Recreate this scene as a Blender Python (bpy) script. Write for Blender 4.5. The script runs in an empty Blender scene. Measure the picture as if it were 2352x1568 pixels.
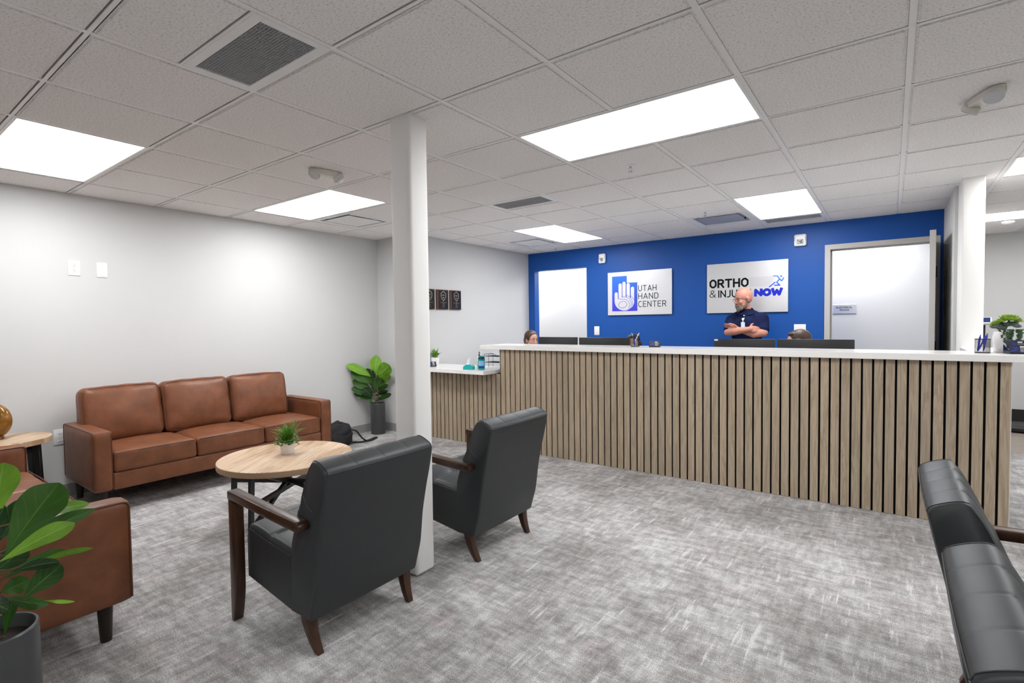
import bpy, bmesh, math, random
from mathutils import Vector, Matrix, noise
import numpy as np
random.seed(7)
PI = math.pi
C = bpy.context.scene.collection
S = bpy.context.scene

# ------------------------------------------------------------------ camera
CH = 1.335                      # camera height above the floor
ZC = 2.4226                     # ceiling height
FPX, YAW, PIT, ROLL = 1183.2134, 0.6345, -0.0348, -0.0128
CX, CY = 2.3857, -1.2501
_f = Vector((-math.sin(YAW)*math.cos(PIT), math.cos(YAW)*math.cos(PIT), math.sin(PIT)))
_r = Vector((math.cos(YAW), math.sin(YAW), 0)); _u = _r.cross(_f)
_c, _s = math.cos(ROLL), math.sin(ROLL)
R_ = _c*_r + _s*_u; U_ = -_s*_r + _c*_u; F_ = _f
cam_d = bpy.data.cameras.new('camera'); cam = bpy.data.objects.new('camera', cam_d); C.objects.link(cam)
cam_d.sensor_width = 36; cam_d.lens = 36*FPX/2352; cam_d.clip_start = 0.05; cam_d.clip_end = 60
cam.matrix_world = Matrix(((R_.x, U_.x, -F_.x, CX), (R_.y, U_.y, -F_.y, CY), (R_.z, U_.z, -F_.z, CH), (0, 0, 0, 1)))
S.camera = cam
O_ = Vector((CX, CY, CH))
# survey helpers: where a sight line of the photograph meets a known plane of the room
def ray(px, py): return F_ + R_*((px-1176)/FPX) - U_*((py-784)/FPX)
def on_z(px, py, z=0): d = ray(px, py); return O_ + d*((z-CH)/d.z)
def on_y(px, py, y): d = ray(px, py); return O_ + d*((y-CY)/d.y)
def on_x(px, py, x): d = ray(px, py); return O_ + d*((x-CX)/d.x)
def at_d(px, py, dist): return O_ + ray(px, py)*dist

# ------------------------------------------------------------------ world, exposure
w = bpy.data.worlds.new('world'); S.world = w; w.use_nodes = True
w.node_tree.nodes['Background'].inputs[0].default_value = (1, 1, 1, 1)
w.node_tree.nodes['Background'].inputs[1].default_value = 0.25
S.view_settings.view_transform = 'Standard'; S.view_settings.look = 'None'
S.view_settings.exposure = 0.0; S.view_settings.gamma = 1.0; S.view_settings.use_curve_mapping = False
LAMP = 16.9                     # radiance of the LED ceiling panels

# ------------------------------------------------------------------ materials
def mat(name, col=(.8, .8, .8), rough=.5, metal=0, spec=.5, emis=None, emis_s=0, coat=0, trans=0, ior=1.45, sub=0):
    m = bpy.data.materials.new(name); m.use_nodes = True
    b = m.node_tree.nodes['Principled BSDF']
    b.inputs['Base Color'].default_value = (*col, 1); b.inputs['Roughness'].default_value = rough
    b.inputs['Metallic'].default_value = metal; b.inputs['Specular IOR Level'].default_value = spec
    b.inputs['Coat Weight'].default_value = coat; b.inputs['Transmission Weight'].default_value = trans; b.inputs['IOR'].default_value = ior
    if sub: b.inputs['Subsurface Weight'].default_value = sub; b.inputs['Subsurface Scale'].default_value = .01
    if emis: b.inputs['Emission Color'].default_value = (*emis, 1); b.inputs['Emission Strength'].default_value = emis_s
    return m
class NT:
    def __init__(s, m): s.t = m.node_tree; s.n = s.t.nodes; s.b = s.n['Principled BSDF']
    def add(s, k, **kw):
        n = s.n.new(k)
        for a, v in kw.items():
            if a.startswith('_'): n.inputs[a[1:].replace('_', ' ')].default_value = v
            else: setattr(n, a, v)
        return n
    def l(s, a, b): s.t.links.new(a, b)
    def coord(s, scale=(1, 1, 1), kind='Object', rot=(0, 0, 0), loc=(0, 0, 0)):
        tc = s.add('ShaderNodeTexCoord'); mp = s.add('ShaderNodeMapping')
        mp.inputs['Scale'].default_value = scale; mp.inputs['Rotation'].default_value = rot; mp.inputs['Location'].default_value = loc
        s.l(tc.outputs[kind], mp.inputs[0]); return mp.outputs[0]
    def noise(s, vec, scale=5, detail=2, rough=.5, dist=0):
        n = s.add('ShaderNodeTexNoise'); n.inputs['Scale'].default_value = scale; n.inputs['Detail'].default_value = detail
        n.inputs['Roughness'].default_value = rough; n.inputs['Distortion'].default_value = dist
        if vec is not None: s.l(vec, n.inputs['Vector'])
        return n.outputs['Fac']
    def ramp(s, fac, stops):
        r = s.add('ShaderNodeValToRGB'); e = r.color_ramp.elements
        while len(e) < len(stops): e.new(.5)
        for el, (p, c) in zip(e, stops):
            el.position = p; el.color = (*c, 1) if len(c) == 3 else c
        s.l(fac, r.inputs[0]); return r.outputs[0]
    def mix(s, f, a, b, mode='MIX'):
        m = s.add('ShaderNodeMix', data_type='RGBA', blend_type=mode)
        for sock, v in ((m.inputs[0], f), (m.inputs[6], a), (m.inputs[7], b)):
            if hasattr(v, 'node'): s.l(v, sock)
            elif isinstance(v, (int, float)): sock.default_value = v
            else: sock.default_value = (*v, 1)
        return m.outputs[2]
    def math(s, op, a, b=0.0, c=None):
        m = s.add('ShaderNodeMath', operation=op)
        for i, v in enumerate((a, b) if c is None else (a, b, c)):
            if hasattr(v, 'node'): s.l(v, m.inputs[i])
            else: m.inputs[i].default_value = v
        return m.outputs[0]
    def bump(s, h, strength=.3, dist=.002):
        b = s.add('ShaderNodeBump'); b.inputs['Strength'].default_value = strength; b.inputs['Distance'].default_value = dist
        s.l(h, b.inputs['Height']); s.l(b.outputs[0], s.b.inputs['Normal'])
    def col(s, c): s.l(c, s.b.inputs['Base Color'])
M = {}
def paint(name, col, rough=.6, spec=.35, amp=.10):
    m = mat(name, col, rough, spec=spec); t = NT(m)
    n = t.noise(t.coord(), 180, 3, .6); t.bump(n, amp, .0015)
    n2 = t.noise(t.coord(), 1.3, 2, .5)
    t.col(t.ramp(n2, [(.3, tuple(c*.985 for c in col)), (.7, tuple(min(1, c*1.01) for c in col))])); return m
M['wall'] = paint('wall_paint_white', (.61, .61, .605), .75, .12)
M['blue'] = paint('wall_paint_blue', (.011, .085, .36), .45, .30, .15)
M['column'] = paint('column_paint', (.83, .82, .80))
def m_carpet():
    m = mat('carpet', (.4, .38, .37), .95, spec=.1); t = NT(m)
    big = t.noise(t.coord((1, 1, 1)), 2.6, 3, .6)
    sx = t.noise(t.coord((7, 24, 1)), 1.0, 5, .72, .1)
    sy = t.noise(t.coord((25, 6.5, 1), loc=(3.1, 1.7, 0)), 1.0, 5, .72, .1)
    st = t.noise(t.coord((30, 3.2, 1), loc=(1.3, 6.2, 0)), 1.0, 3, .6)
    st = t.math('MULTIPLY', t.math('MAXIMUM', t.math('SUBTRACT', st, .60), 0.0), 1.1)
    v = t.math('ADD', t.math('ADD', t.math('MULTIPLY', big, .30), t.math('MULTIPLY', sx, .36)), t.math('ADD', t.math('MULTIPLY', sy, .34), st))
    loops = t.noise(t.coord((1.7, 1.0, 1)), 210, 2, .8)
    base = t.ramp(v, [(.40, (.24, .229, .222)), (.47, (.335, .322, .314)), (.53, (.44, .43, .424)), (.60, (.59, .585, .58))])
    lo = loops
    f = t.ramp(lo, [(.33, (.40, .40, .40)), (.50, (1.0, 1.0, 1.0)), (.66, (1.55, 1.55, 1.55))])
    pk = t.ramp(t.noise(t.coord(loc=(9, 4, 0)), 6, 3, .6), [(.6, (1, 1, 1)), (.75, (1.05, .97, .96))])
    t.col(t.mix(1, t.mix(1, base, f, 'MULTIPLY'), pk, 'MULTIPLY')); t.bump(lo, .7, .004); return m
M['carpet'] = m_carpet()
def m_tile():
    m = mat('ceiling_tile', (.7, .68, .66), .95, spec=.05); t = NT(m)
    a = t.noise(t.coord(), 110, 4, .75); b = t.noise(t.coord(loc=(5, 5, 0)), 1.1, 2, .5)
    c = t.ramp(a, [(.33, (.58, .55, .535)), (.45, (.86, .835, .82)), (.6, (.93, .91, .895))])
    st = t.ramp(t.noise(t.coord((1, 1.3, 1), loc=(2.2, .4, 0)), 3.1, 5, .7), [(.74, (1, 1, 1)), (.80, (.90, .88, .76))])
    t.col(t.mix(1, t.mix(.3, c, t.ramp(b, [(.3, (.95, .95, .95)), (.7, (1, 1, 1))]), 'MULTIPLY'), st, 'MULTIPLY')); t.bump(a, .35, .003); return m
M['tile'] = m_tile()
M['grid'] = mat('ceiling_grid_steel', (.88, .875, .86), .45, spec=.4)
M['plenum'] = mat('duct_interior', (.16, .165, .165), .9)
def m_slat():
    m = mat('slat_wood', (.3, .22, .15), .55, spec=.3); t = NT(m)
    geo = t.add('ShaderNodeNewGeometry'); ri = geo.outputs['Random Per Island']
    off = t.add('ShaderNodeVectorMath', operation='MULTIPLY_ADD'); cmb = t.add('ShaderNodeCombineXYZ')
    t.l(ri, cmb.inputs[0]); t.l(ri, cmb.inputs[1]); t.l(ri, cmb.inputs[2])
    t.l(cmb.outputs[0], off.inputs[0]); off.inputs[1].default_value = (13, 7, 29); t.l(t.coord(), off.inputs[2])
    mp = t.add('ShaderNodeMapping'); mp.inputs['Scale'].default_value = (26, 26, 1.5); t.l(off.outputs[0], mp.inputs[0])
    g = t.noise(mp.outputs[0], 1.0, 5, .62, 1.3)
    mp2 = t.add('ShaderNodeMapping'); mp2.inputs['Scale'].default_value = (260, 260, 5); t.l(off.outputs[0], mp2.inputs[0])
    f = t.noise(mp2.outputs[0], 1, 3, .6)
    rg = t.math('PINGPONG', t.math('MULTIPLY', g, 9), 1)
    c = t.ramp(rg, [(0, (.33, .26, .185)), (.5, (.40, .325, .24)), (1, (.44, .36, .27))])
    c2 = t.ramp(f, [(.3, (.80, .79, .77)), (.6, (1.04, 1.04, 1.04))])
    tint = t.ramp(ri, [(0, (.92, .91, .91)), (.5, (1.0, .985, .97)), (1, (1.08, 1.06, 1.04))])
    t.col(t.mix(1, t.mix(1, c, c2, 'MULTIPLY'), tint, 'MULTIPLY')); t.bump(f, .15, .001); return m
M['slat'] = m_slat()
M['felt'] = mat('black_felt', (.006, .006, .006), .95, spec=.1)
def m_quartz():
    m = mat('white_quartz', (.84, .82, .79), .16, spec=.5); t = NT(m)
    v = t.add('ShaderNodeTexVoronoi'); v.inputs['Scale'].default_value = 70; t.l(t.coord(), v.inputs['Vector'])
    c = t.ramp(v.outputs['Distance'], [(.10, (.52, .46, .40)), (.16, (.86, .845, .82))])
    n = t.noise(t.coord(), 24, 2, .5)
    t.col(t.mix(t.ramp(n, [(.52, (0, 0, 0)), (.6, (1, 1, 1))]), (.86, .845, .82), c)); return m
M['quartz'] = m_quartz()
def m_leather(name, col, rough=.42, var=.25, grain=420, bump=.18):
    m = mat(name, col, rough, spec=.45); t = NT(m)
    n = t.noise(t.coord(), 9, 4, .6); g = t.add('ShaderNodeTexVoronoi'); g.inputs['Scale'].default_value = grain; t.l(t.coord(), g.inputs['Vector'])
    lo = tuple(c*(1-var) for c in col); hi = tuple(min(1, c*(1+var)) for c in col)
    t.col(t.ramp(n, [(.3, lo), (.7, hi)]))
    wr = t.noise(t.coord((1, 1, 2.5)), 16, 3, .55)
    t.bump(t.math('ADD', t.math('MULTIPLY', g.outputs['Distance'], .35), t.math('MULTIPLY', wr, 1.2)), bump, .003); return m
M['brown'] = m_leather('cognac_leather', (.175, .063, .028), .40, .22)
M['brown_pipe'] = mat('leather_piping', (.10, .034, .016), .5)
M['grey'] = m_leather('charcoal_vinyl', (.028, .031, .033), .44, .06, 600, .05)
M['grey_pipe'] = mat('vinyl_seam', (.030, .032, .035), .45)
def m_dark_wood(name, lo, hi, rough=.35, sc=(3, 60, 60)):
    m = mat(name, hi, rough, spec=.5); t = NT(m)
    n = t.noise(t.coord(sc), 1, 4, .6, .6); t.col(t.ramp(n, [(.3, lo), (.7, hi)])); return m
M['walnut'] = m_dark_wood('dark_walnut', (.030, .012, .006), (.060, .026, .013), .3, (30, 30, 6))
M['sofa_leg'] = m_dark_wood('espresso_leg', (.012, .007, .005), (.022, .013, .009), .4, (30, 30, 6))
def m_top(rot):
    m = mat('light_oak_laminate', (.5, .36, .24), .35, spec=.4); t = NT(m)
    v = t.coord((1, 1, 1), rot=(0, 0, rot))
    mp = t.add('ShaderNodeMapping'); mp.inputs['Scale'].default_value = (1.6, 26, 1); t.l(v, mp.inputs[0])
    g = t.noise(mp.outputs[0], 1.5, 5, .65, .9)
    mp2 = t.add('ShaderNodeMapping'); mp2.inputs['Scale'].default_value = (1.5, 6.5, 1); t.l(v, mp2.inputs[0])
    b = t.noise(mp2.outputs[0], 1.4, 3, .6)
    c = t.ramp(g, [(.3, (.36, .235, .135)), (.5, (.56, .42, .29)), (.7, (.66, .53, .40))])
    c2 = t.ramp(b, [(.38, (.68, .58, .47)), (.52, (1.02, .99, .96))]); t.col(t.mix(1, c, c2, 'MULTIPLY')); return m
M['oak'] = m_top(.95)
M['oak_edge'] = m_dark_wood('oak_edge_band', (.30, .20, .12), (.38, .26, .16), .45, (4, 4, 90))
M['black'] = mat('black_metal', (.012, .012, .013), .45)
M['black_gloss'] = mat('black_gloss', (.010, .010, .011), .15)
M['mon'] = mat('monitor_plastic', (.014, .014, .016), .42)
M['base'] = mat('baseboard_vinyl', (.29, .29, .29), .6)
M['black_base'] = mat('baseboard_black', (.012, .012, .012), .5)
M['frame'] = mat('door_frame_grey', (.50, .485, .465), .45)
M['plate'] = mat('white_plastic', (.85, .85, .85), .3)
M['plate_dark'] = mat('slot_dark', (.04, .04, .04), .6)
M['alu'] = mat('brushed_aluminium', (.72, .72, .74), .38, metal=.75)
M['alu_white'] = mat('satin_white_panel', (.70, .70, .72), .35, metal=.35)
M['steel'] = mat('steel', (.5, .5, .5), .3, metal=1)
M['ink'] = mat('ink_black', (.004, .005, .008), .8, spec=.15)
M['ink_blue'] = mat('ink_royal_blue', (.014, .030, .50), .6, spec=.2)
M['ink_line'] = mat('ink_thin_grey', (.28, .28, .30), .5)
def m_grad(name, z0, z1, top, bot):
    m = mat(name, top, .4); t = NT(m); tc = t.add('ShaderNodeTexCoord'); sp = t.add('ShaderNodeSeparateXYZ'); t.l(tc.outputs['Object'], sp.inputs[0])
    mr = t.add('ShaderNodeMapRange'); mr.inputs['From Min'].default_value = z0; mr.inputs['From Max'].default_value = z1; t.l(sp.outputs[2], mr.inputs[0])
    t.col(t.ramp(mr.outputs[0], [(0, bot), (1, top)])); return m
M['logo_blue'] = m_grad('logo_blue_print', .05, .55, (.012, .17, .72), (.045, .035, .60))
M['runner'] = m_grad('runner_blue_print', .28, .43, (.06, .28, .80), (.02, .05, .62))
M['lamp'] = mat('led_diffuser', (.9, .9, .9), .5, emis=(.985, .99, 1.0), emis_s=LAMP)
M['grille'] = mat('grille_grey', (.48, .49, .50), .45)
M['vent_white'] = mat('vent_white', (.84, .84, .835), .45)
M['louver'] = mat('louver_bluegrey', (.36, .38, .43), .4)
M['ivory'] = mat('ivory_plastic', (.66, .64, .58), .35)
M['lens'] = mat('clear_lens', (.80, .82, .84), .12, trans=.35)
M['led_red'] = mat('red_led', (.9, .1, .05), .4, emis=(1, .12, .06), emis_s=6)
M['pot'] = mat('charcoal_ceramic', (.055, .057, .060), .33)
M['soil'] = mat('soil', (.02, .014, .01), .95)
M['white_pot'] = mat('white_ceramic', (.78, .76, .76), .35)
def m_leaf(name, dark, light, vein, var=1.0):
    m = mat(name, dark, .38, spec=.45); t = NT(m)
    uv = t.add('ShaderNodeUVMap'); sp = t.add('ShaderNodeSeparateXYZ'); t.l(uv.outputs[0], sp.inputs[0])
    u = t.math('ABSOLUTE', t.math('SUBTRACT', sp.outputs[0], .5)); v = sp.outputs[1]
    mid = t.math('LESS_THAN', u, .022)
    k = t.math('FRACT', t.math('SUBTRACT', t.math('ADD', t.math('MULTIPLY', v, 5.5), t.math('MULTIPLY', t.noise(t.coord(), 9, 2, .5), .9)), t.math('MULTIPLY', u, 3.6)))
    side = t.math('LESS_THAN', t.math('ABSOLUTE', t.math('SUBTRACT', k, .5)), .055)
    side = t.math('MULTIPLY', side, .38)
    vv = t.math('MAXIMUM', mid, side)
    geo = t.add('ShaderNodeNewGeometry')
    n = t.noise(t.coord(), 18, 2, .5)
    f = t.math('ADD', t.math('MULTIPLY', geo.outputs['Random Per Island'], .8*var), t.math('MULTIPLY', n, .35))
    c = t.ramp(f, [(.25, dark), (.9, light)])
    t.col(t.mix(vv, c, vein)); t.b.inputs['Transmission Weight'].default_value = 0
    t.bump(t.math('MULTIPLY', vv, 1.0), .25, .003); return m
M['leaf'] = m_leaf('fig_leaf', (.006, .026, .007), (.040, .120, .014), (.085, .19, .03))
M['leaf_backlit'] = m_leaf('fig_leaf_backlit', (.070, .19, .008), (.17, .36, .025), (.26, .46, .08))  # brighter green stands in for light shining through the leaf
M['fern'] = m_leaf('fern_leaf', (.025, .15, .018), (.20, .38, .03), (.12, .30, .05))
M['stem'] = mat('green_brown_stem', (.07, .06, .02), .6)
M['suc_green'] = mat('succulent_green', (.22, .36, .03), .45)
M['suc_grey'] = mat('succulent_grey', (.20, .22, .21), .5)
M['suc_dark'] = mat('succulent_dark_green', (.05, .11, .05), .5)
M['fabric_black'] = m_leather('black_nylon', (.012, .012, .015), .7, .3, 200, .3)
M['amber'] = m_dark_wood('amber_glaze', (.10, .035, .006), (.36, .17, .025), .12, (9, 9, 9))
M['teal'] = mat('teal_card', (.01, .42, .44), .45)
M['gel'] = mat('teal_gel_bottle', (.005, .30, .28), .15)
M['pale_card'] = mat('pale_blue_card', (.55, .65, .78), .4)
M['navy'] = mat('navy_label', (.01, .03, .12), .4)
M['pale_blue'] = mat('pale_blue_label', (.25, .52, .75), .4)
M['cream'] = mat('cream_lotion', (.70, .66, .56), .35)
M['tissue'] = mat('tissue_paper', (.85, .85, .85), .9)
M['pen_blue'] = mat('blue_pen', (.01, .03, .42), .25)
M['card_navy'] = mat('navy_card', (.016, .022, .045), .4)
M['wood_plaque'] = m_dark_wood('plaque_walnut', (.06, .022, .012), (.12, .05, .028), .35, (40, 40, 6))
M['gold'] = mat('engraved_gold', (.50, .42, .26), .4, metal=.4)
def m_skin(name, col):
    m = mat(name, col, .5, spec=.4, sub=.15); t = NT(m)
    t.col(t.ramp(t.noise(t.coord(), 22, 3, .6), [(.3, tuple(c*.88 for c in col)), (.7, tuple(min(1, c*1.08) for c in col))])); return m
M['skin_m'] = m_skin('skin_ruddy', (.55, .25, .185))
M['skin_f'] = m_skin('skin_light', (.60, .33, .24))
def m_hair(name, lo, hi):
    m = mat(name, hi, .45, spec=.5); t = NT(m); n = t.noise(t.coord((120, 120, 8)), 1, 3, .6)
    t.col(t.ramp(n, [(.3, lo), (.7, hi)])); t.bump(n, .5, .004); return m
M['hair_brown'] = m_hair('brown_hair', (.020, .010, .006), (.075, .036, .020))
M['hair_dark'] = m_hair('dark_hair', (.008, .005, .004), (.026, .015, .011))
M['beard'] = m_hair('greying_beard', (.07, .05, .04), (.28, .23, .19))
M['polo'] = m_leather('navy_polo', (.009, .014, .050), .85, .35, 900, .25)
M['polo'].node_tree.nodes['Principled BSDF'].inputs['Specular IOR Level'].default_value = .12
M['shirt_f'] = mat('scrub_fabric', (.03, .04, .08), .8)
M['trousers'] = mat('dark_trousers', (.02, .02, .025), .8)
M['eye_white'] = mat('eye_white', (.7, .68, .66), .25)
M['eye_dark'] = mat('eye_dark', (.02, .012, .01), .2)
M['lip'] = mat('lips', (.34, .10, .08), .5)
M['tooth'] = mat('teeth', (.75, .72, .66), .3)
def m_vinyl():
    m = mat('vinyl_plank', (.30, .25, .21), .4); t = NT(m); n = t.noise(t.coord((2, 22, 1)), 1.5, 4, .6, .4)
    t.col(t.ramp(n, [(.3, (.22, .18, .15)), (.7, (.34, .29, .25))])); return m
M['vinyl'] = m_vinyl()

# ------------------------------------------------------------------ mesh helpers
class MB:
    def __init__(s): s.bm = bmesh.new(); s.uv = None
    def merge(s, o):
        me = bpy.data.meshes.new('tmp'); o.to_mesh(me); s.bm.from_mesh(me); bpy.data.meshes.remove(me); o.free(); return s
    def raw(s, vs, fs, T=None):
        vv = [s.bm.verts.new(T @ Vector(v) if T else Vector(v)) for v in vs]
        for f in fs:
            try: s.bm.faces.new([vv[i] for i in f])
            except ValueError: pass
        return vv
    def box(s, x0, x1, y0, y1, z0, z1, bev=0, seg=2, T=None):
        b = bmesh.new(); bmesh.ops.create_cube(b, size=1)
        for v in b.verts: v.co = Vector(((x0+x1)/2+v.co.x*(x1-x0), (y0+y1)/2+v.co.y*(y1-y0), (z0+z1)/2+v.co.z*(z1-z0)))
        if bev: bmesh.ops.bevel(b, geom=list(b.edges), offset=bev, segments=seg, profile=.5, affect='EDGES')
        if T: bmesh.ops.transform(b, matrix=T, verts=b.verts)
        return s.merge(b)
    def prism(s, pts, a0, a1, axis='y', bev=0, seg=2, T=None):
        b = bmesh.new(); mk = {'y': lambda p, a: (p[0], a, p[1]), 'x': lambda p, a: (a, p[0], p[1]), 'z': lambda p, a: (p[0], p[1], a)}[axis]
        A = [b.verts.new(mk(p, a0)) for p in pts]; B = [b.verts.new(mk(p, a1)) for p in pts]; n = len(pts)
        b.faces.new(A); b.faces.new(B[::-1])
        for i in range(n): b.faces.new((A[i], B[i], B[(i+1) % n], A[(i+1) % n]))
        bmesh.ops.recalc_face_normals(b, faces=b.faces)
        if bev: bmesh.ops.bevel(b, geom=list(b.edges), offset=bev, segments=seg, profile=.5, affect='EDGES')
        if T: bmesh.ops.transform(b, matrix=T, verts=b.verts)
        return s.merge(b)
    def tube(s, pts, r, n=10, cap=True, flat=None):
        pts = [Vector(p) for p in pts]; rs = r if isinstance(r, (list, tuple)) else [r]*len(pts); rings = []
        up = Vector((0, 0, 1))
        for i, p in enumerate(pts):
            d = (pts[min(i+1, len(pts)-1)]-pts[max(i-1, 0)]).normalized()
            a = d.cross(up)
            if a.length < .05: a = d.cross(Vector((0, 1, 0)))
            a.normalize(); b = d.cross(a).normalized()
            rings.append([s.bm.verts.new(p+(a*math.cos(2*PI*k/n)+b*math.sin(2*PI*k/n)*(flat or 1))*rs[i]) for k in range(n)])
        for A, B in zip(rings, rings[1:]):
            for k in range(n): s.bm.faces.new((A[k], A[(k+1) % n], B[(k+1) % n], B[k]))
        if cap: s.bm.faces.new(rings[0][::-1]); s.bm.faces.new(rings[-1])
        return s
    def lathe(s, prof, n=32, c=(0, 0, 0), T=None):
        rings = []
        for r, z in prof:
            if r < 1e-5: v = Vector((c[0], c[1], c[2]+z)); rings.append([s.bm.verts.new(T @ v if T else v)])
            else:
                L = []
                for k in range(n):
                    v = Vector((c[0]+r*math.cos(2*PI*k/n), c[1]+r*math.sin(2*PI*k/n), c[2]+z)); L.append(s.bm.verts.new(T @ v if T else v))
                rings.append(L)
        for A, B in zip(rings, rings[1:]):
            for k in range(n):
                a, b2, c2, d = A[k % len(A)], A[(k+1) % len(A)], B[(k+1) % len(B)], B[k % len(B)]
                q = [a]; [q.append(x) for x in (b2, c2, d) if x not in q]
                if len(q) > 2:
                    try: s.bm.faces.new(q)
                    except ValueError: pass
        return s
    def ell(s, c, r, n=14, T=None):
        b = bmesh.new(); bmesh.ops.create_uvsphere(b, u_segments=n*2, v_segments=n, radius=1)
        for v in b.verts:
            q = Vector((c[0]+v.co.x*r[0], c[1]+v.co.y*r[1], c[2]+v.co.z*r[2])); v.co = T @ q if T else q
        return s.merge(b)
    def cap(s, p0, p1, r0, r1, T=None, n=14):
        p0 = Vector(p0); p1 = Vector(p1)
        if T: p0 = T @ p0; p1 = T @ p1
        s.ell(p0, (r0,)*3, 8); s.ell(p1, (r1,)*3, 8); s.tube([p0, p1], [r0, r1], n); return s
    def cushion(s, c, h, r=.03, puff=(0, 0, 0), n=14, T=None, wr=0):
        # rounded box of half sizes h, edge radius r, bulging by puff on the +-x, +-y, +-z faces
        b = bmesh.new(); bmesh.ops.create_cube(b, size=2); bmesh.ops.subdivide_edges(b, edges=list(b.edges), cuts=n, use_grid_fill=True)
        h = Vector(h); rr = min(r, *h)
        for v in b.verts:
            q = v.co.copy(); t = [math.sin(max(-1, min(1, q[i]))*PI/2) for i in range(3)]
            t = [.5*q[i]+.5*t[i] for i in range(3)]
            p = Vector((t[0]*h.x, t[1]*h.y, t[2]*h.z))
            inn = Vector([max(-(h[i]-rr), min(h[i]-rr, p[i])) for i in range(3)]); d = p-inn
            if d.length > 1e-6: p = inn+d.normalized()*rr
            e = [max(0, 1-t[i]**2) for i in range(3)]
            p.x += puff[0]*t[0]*e[1]*e[2]; p.y += puff[1]*t[1]*e[0]*e[2]; p.z += puff[2]*t[2]*e[0]*e[1]
            if wr: p += Vector((1, 1, 1))*wr*(noise.noise(Vector(c)*3+p*11))
            p += Vector(c); v.co = T @ p if T else p
        return s.merge(b)
    def build(s, name, m, parent=None, ang=40, smooth=True, loc=None):
        me = bpy.data.meshes.new(name); bmesh.ops.recalc_face_normals(s.bm, faces=s.bm.faces) if s.uv is None else None
        s.bm.to_mesh(me); s.bm.free(); me.materials.append(M[m] if isinstance(m, str) else m)
        if smooth: me.shade_smooth(); me.set_sharp_from_angle(angle=math.radians(ang))
        o = bpy.data.objects.new(name, me); C.objects.link(o)
        if parent: o.parent = parent
        if loc: o.location = loc
        return o
def tag(o, label=None, cat=None, group=None, kind=None):
    if label: o['label'] = label
    if cat: o['category'] = cat
    if group: o['group'] = group
    if kind: o['kind'] = kind
    return o
def thing(name, label, cat, loc=(0, 0, 0), rz=0, group=None):
    o = bpy.data.objects.new(name, None); C.objects.link(o); o.empty_display_size = .1
    o.location = loc; o.rotation_euler = (0, 0, rz); return tag(o, label, cat, group)
def struct(name, mb, m, label=None, parent=None, **k):
    o = mb.build(name, m, parent, **k)
    if not parent: o['kind'] = 'structure'
    if label: o['label'] = label
    return o
def kids(o): return [c for c in bpy.data.objects if c.parent == o]
def dup(root, loc, rz=None, label=None, group=None):
    def cp(o, par):
        c = o.copy(); C.objects.link(c); c.parent = par
        for k in kids(o): cp(k, c)
        return c
    ks = cp(root, None); ks.location = loc
    if rz is not None: ks.rotation_euler = (0, 0, rz)
    if label: ks['label'] = label
    if group: ks['group'] = group
    return ks
def B(*a, **k): return MB().box(*a, **k)
def remesh(name, mb, m, parent, voxel=.006, it=6, fac=.5):
    o = mb.build(name, m, None, smooth=False)
    r = o.modifiers.new('r', 'REMESH'); r.mode = 'VOXEL'; r.voxel_size = voxel; r.use_smooth_shade = True
    sm = o.modifiers.new('s', 'SMOOTH'); sm.factor = fac; sm.iterations = it
    bpy.context.view_layer.update(); dg = bpy.context.evaluated_depsgraph_get()
    me = bpy.data.meshes.new_from_object(o.evaluated_get(dg)); me.name = name
    o.modifiers.clear(); old = o.data; o.data = me; bpy.data.meshes.remove(old)
    me.materials.clear(); me.materials.append(M[m]); me.shade_smooth(); o.parent = parent
    return o
def leaf(mb, base, tip, width, side=None, bend=.15, fold=.15, wavy=.0, shape='fig', nu=8, nv=12, ph=0):
    base = Vector(base); tip = Vector(tip); d = tip-base; L = d.length; d.normalize()
    side = Vector(side) if side is not None else d.cross(Vector((0, 0, 1)))
    side = (side-d*side.dot(d))
    if side.length < 1e-4: side = d.cross(Vector((0, 1, 0)))
    side.normalize(); nrm = side.cross(d).normalized()
    if nrm.z < 0: nrm = -nrm
    if mb.uv is None: mb.uv = mb.bm.loops.layers.uv.new('UVMap')
    rows = []
    for j in range(nv+1):
        v = j/nv
        if shape == 'fig': wv = math.sin(PI*v**1.25)**.75*(.62+.5*v) if 0 < v < 1 else 0
        elif shape == 'blade': wv = math.sin(PI*min(1, v*1.02)**.6)**.9 if 0 < v < 1 else 0
        else: wv = math.sin(PI*v)**.7 if 0 < v < 1 else 0
        wv = max(wv, .03 if v < .5 else .02)
        row = []
        for i in range(nu+1):
            u = i/nu*2-1
            p = base+d*(L*v)+side*(u*wv*width/2)+nrm*(L*bend*math.sin(PI*v)*1.0+abs(u)*wv*width*fold*.5 + wavy*width*math.sin(v*13+ph+(2 if u > 0 else 0))*abs(u)**2*wv)
            row.append((mb.bm.verts.new(p), (i/nu, v)))
        rows.append(row)
    for A, Bq in zip(rows, rows[1:]):
        for i in range(nu):
            q = [A[i], A[i+1], Bq[i+1], Bq[i]]; f = mb.bm.faces.new([a[0] for a in q])
            for lp, a in zip(f.loops, q): lp[mb.uv].uv = a[1]
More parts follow.
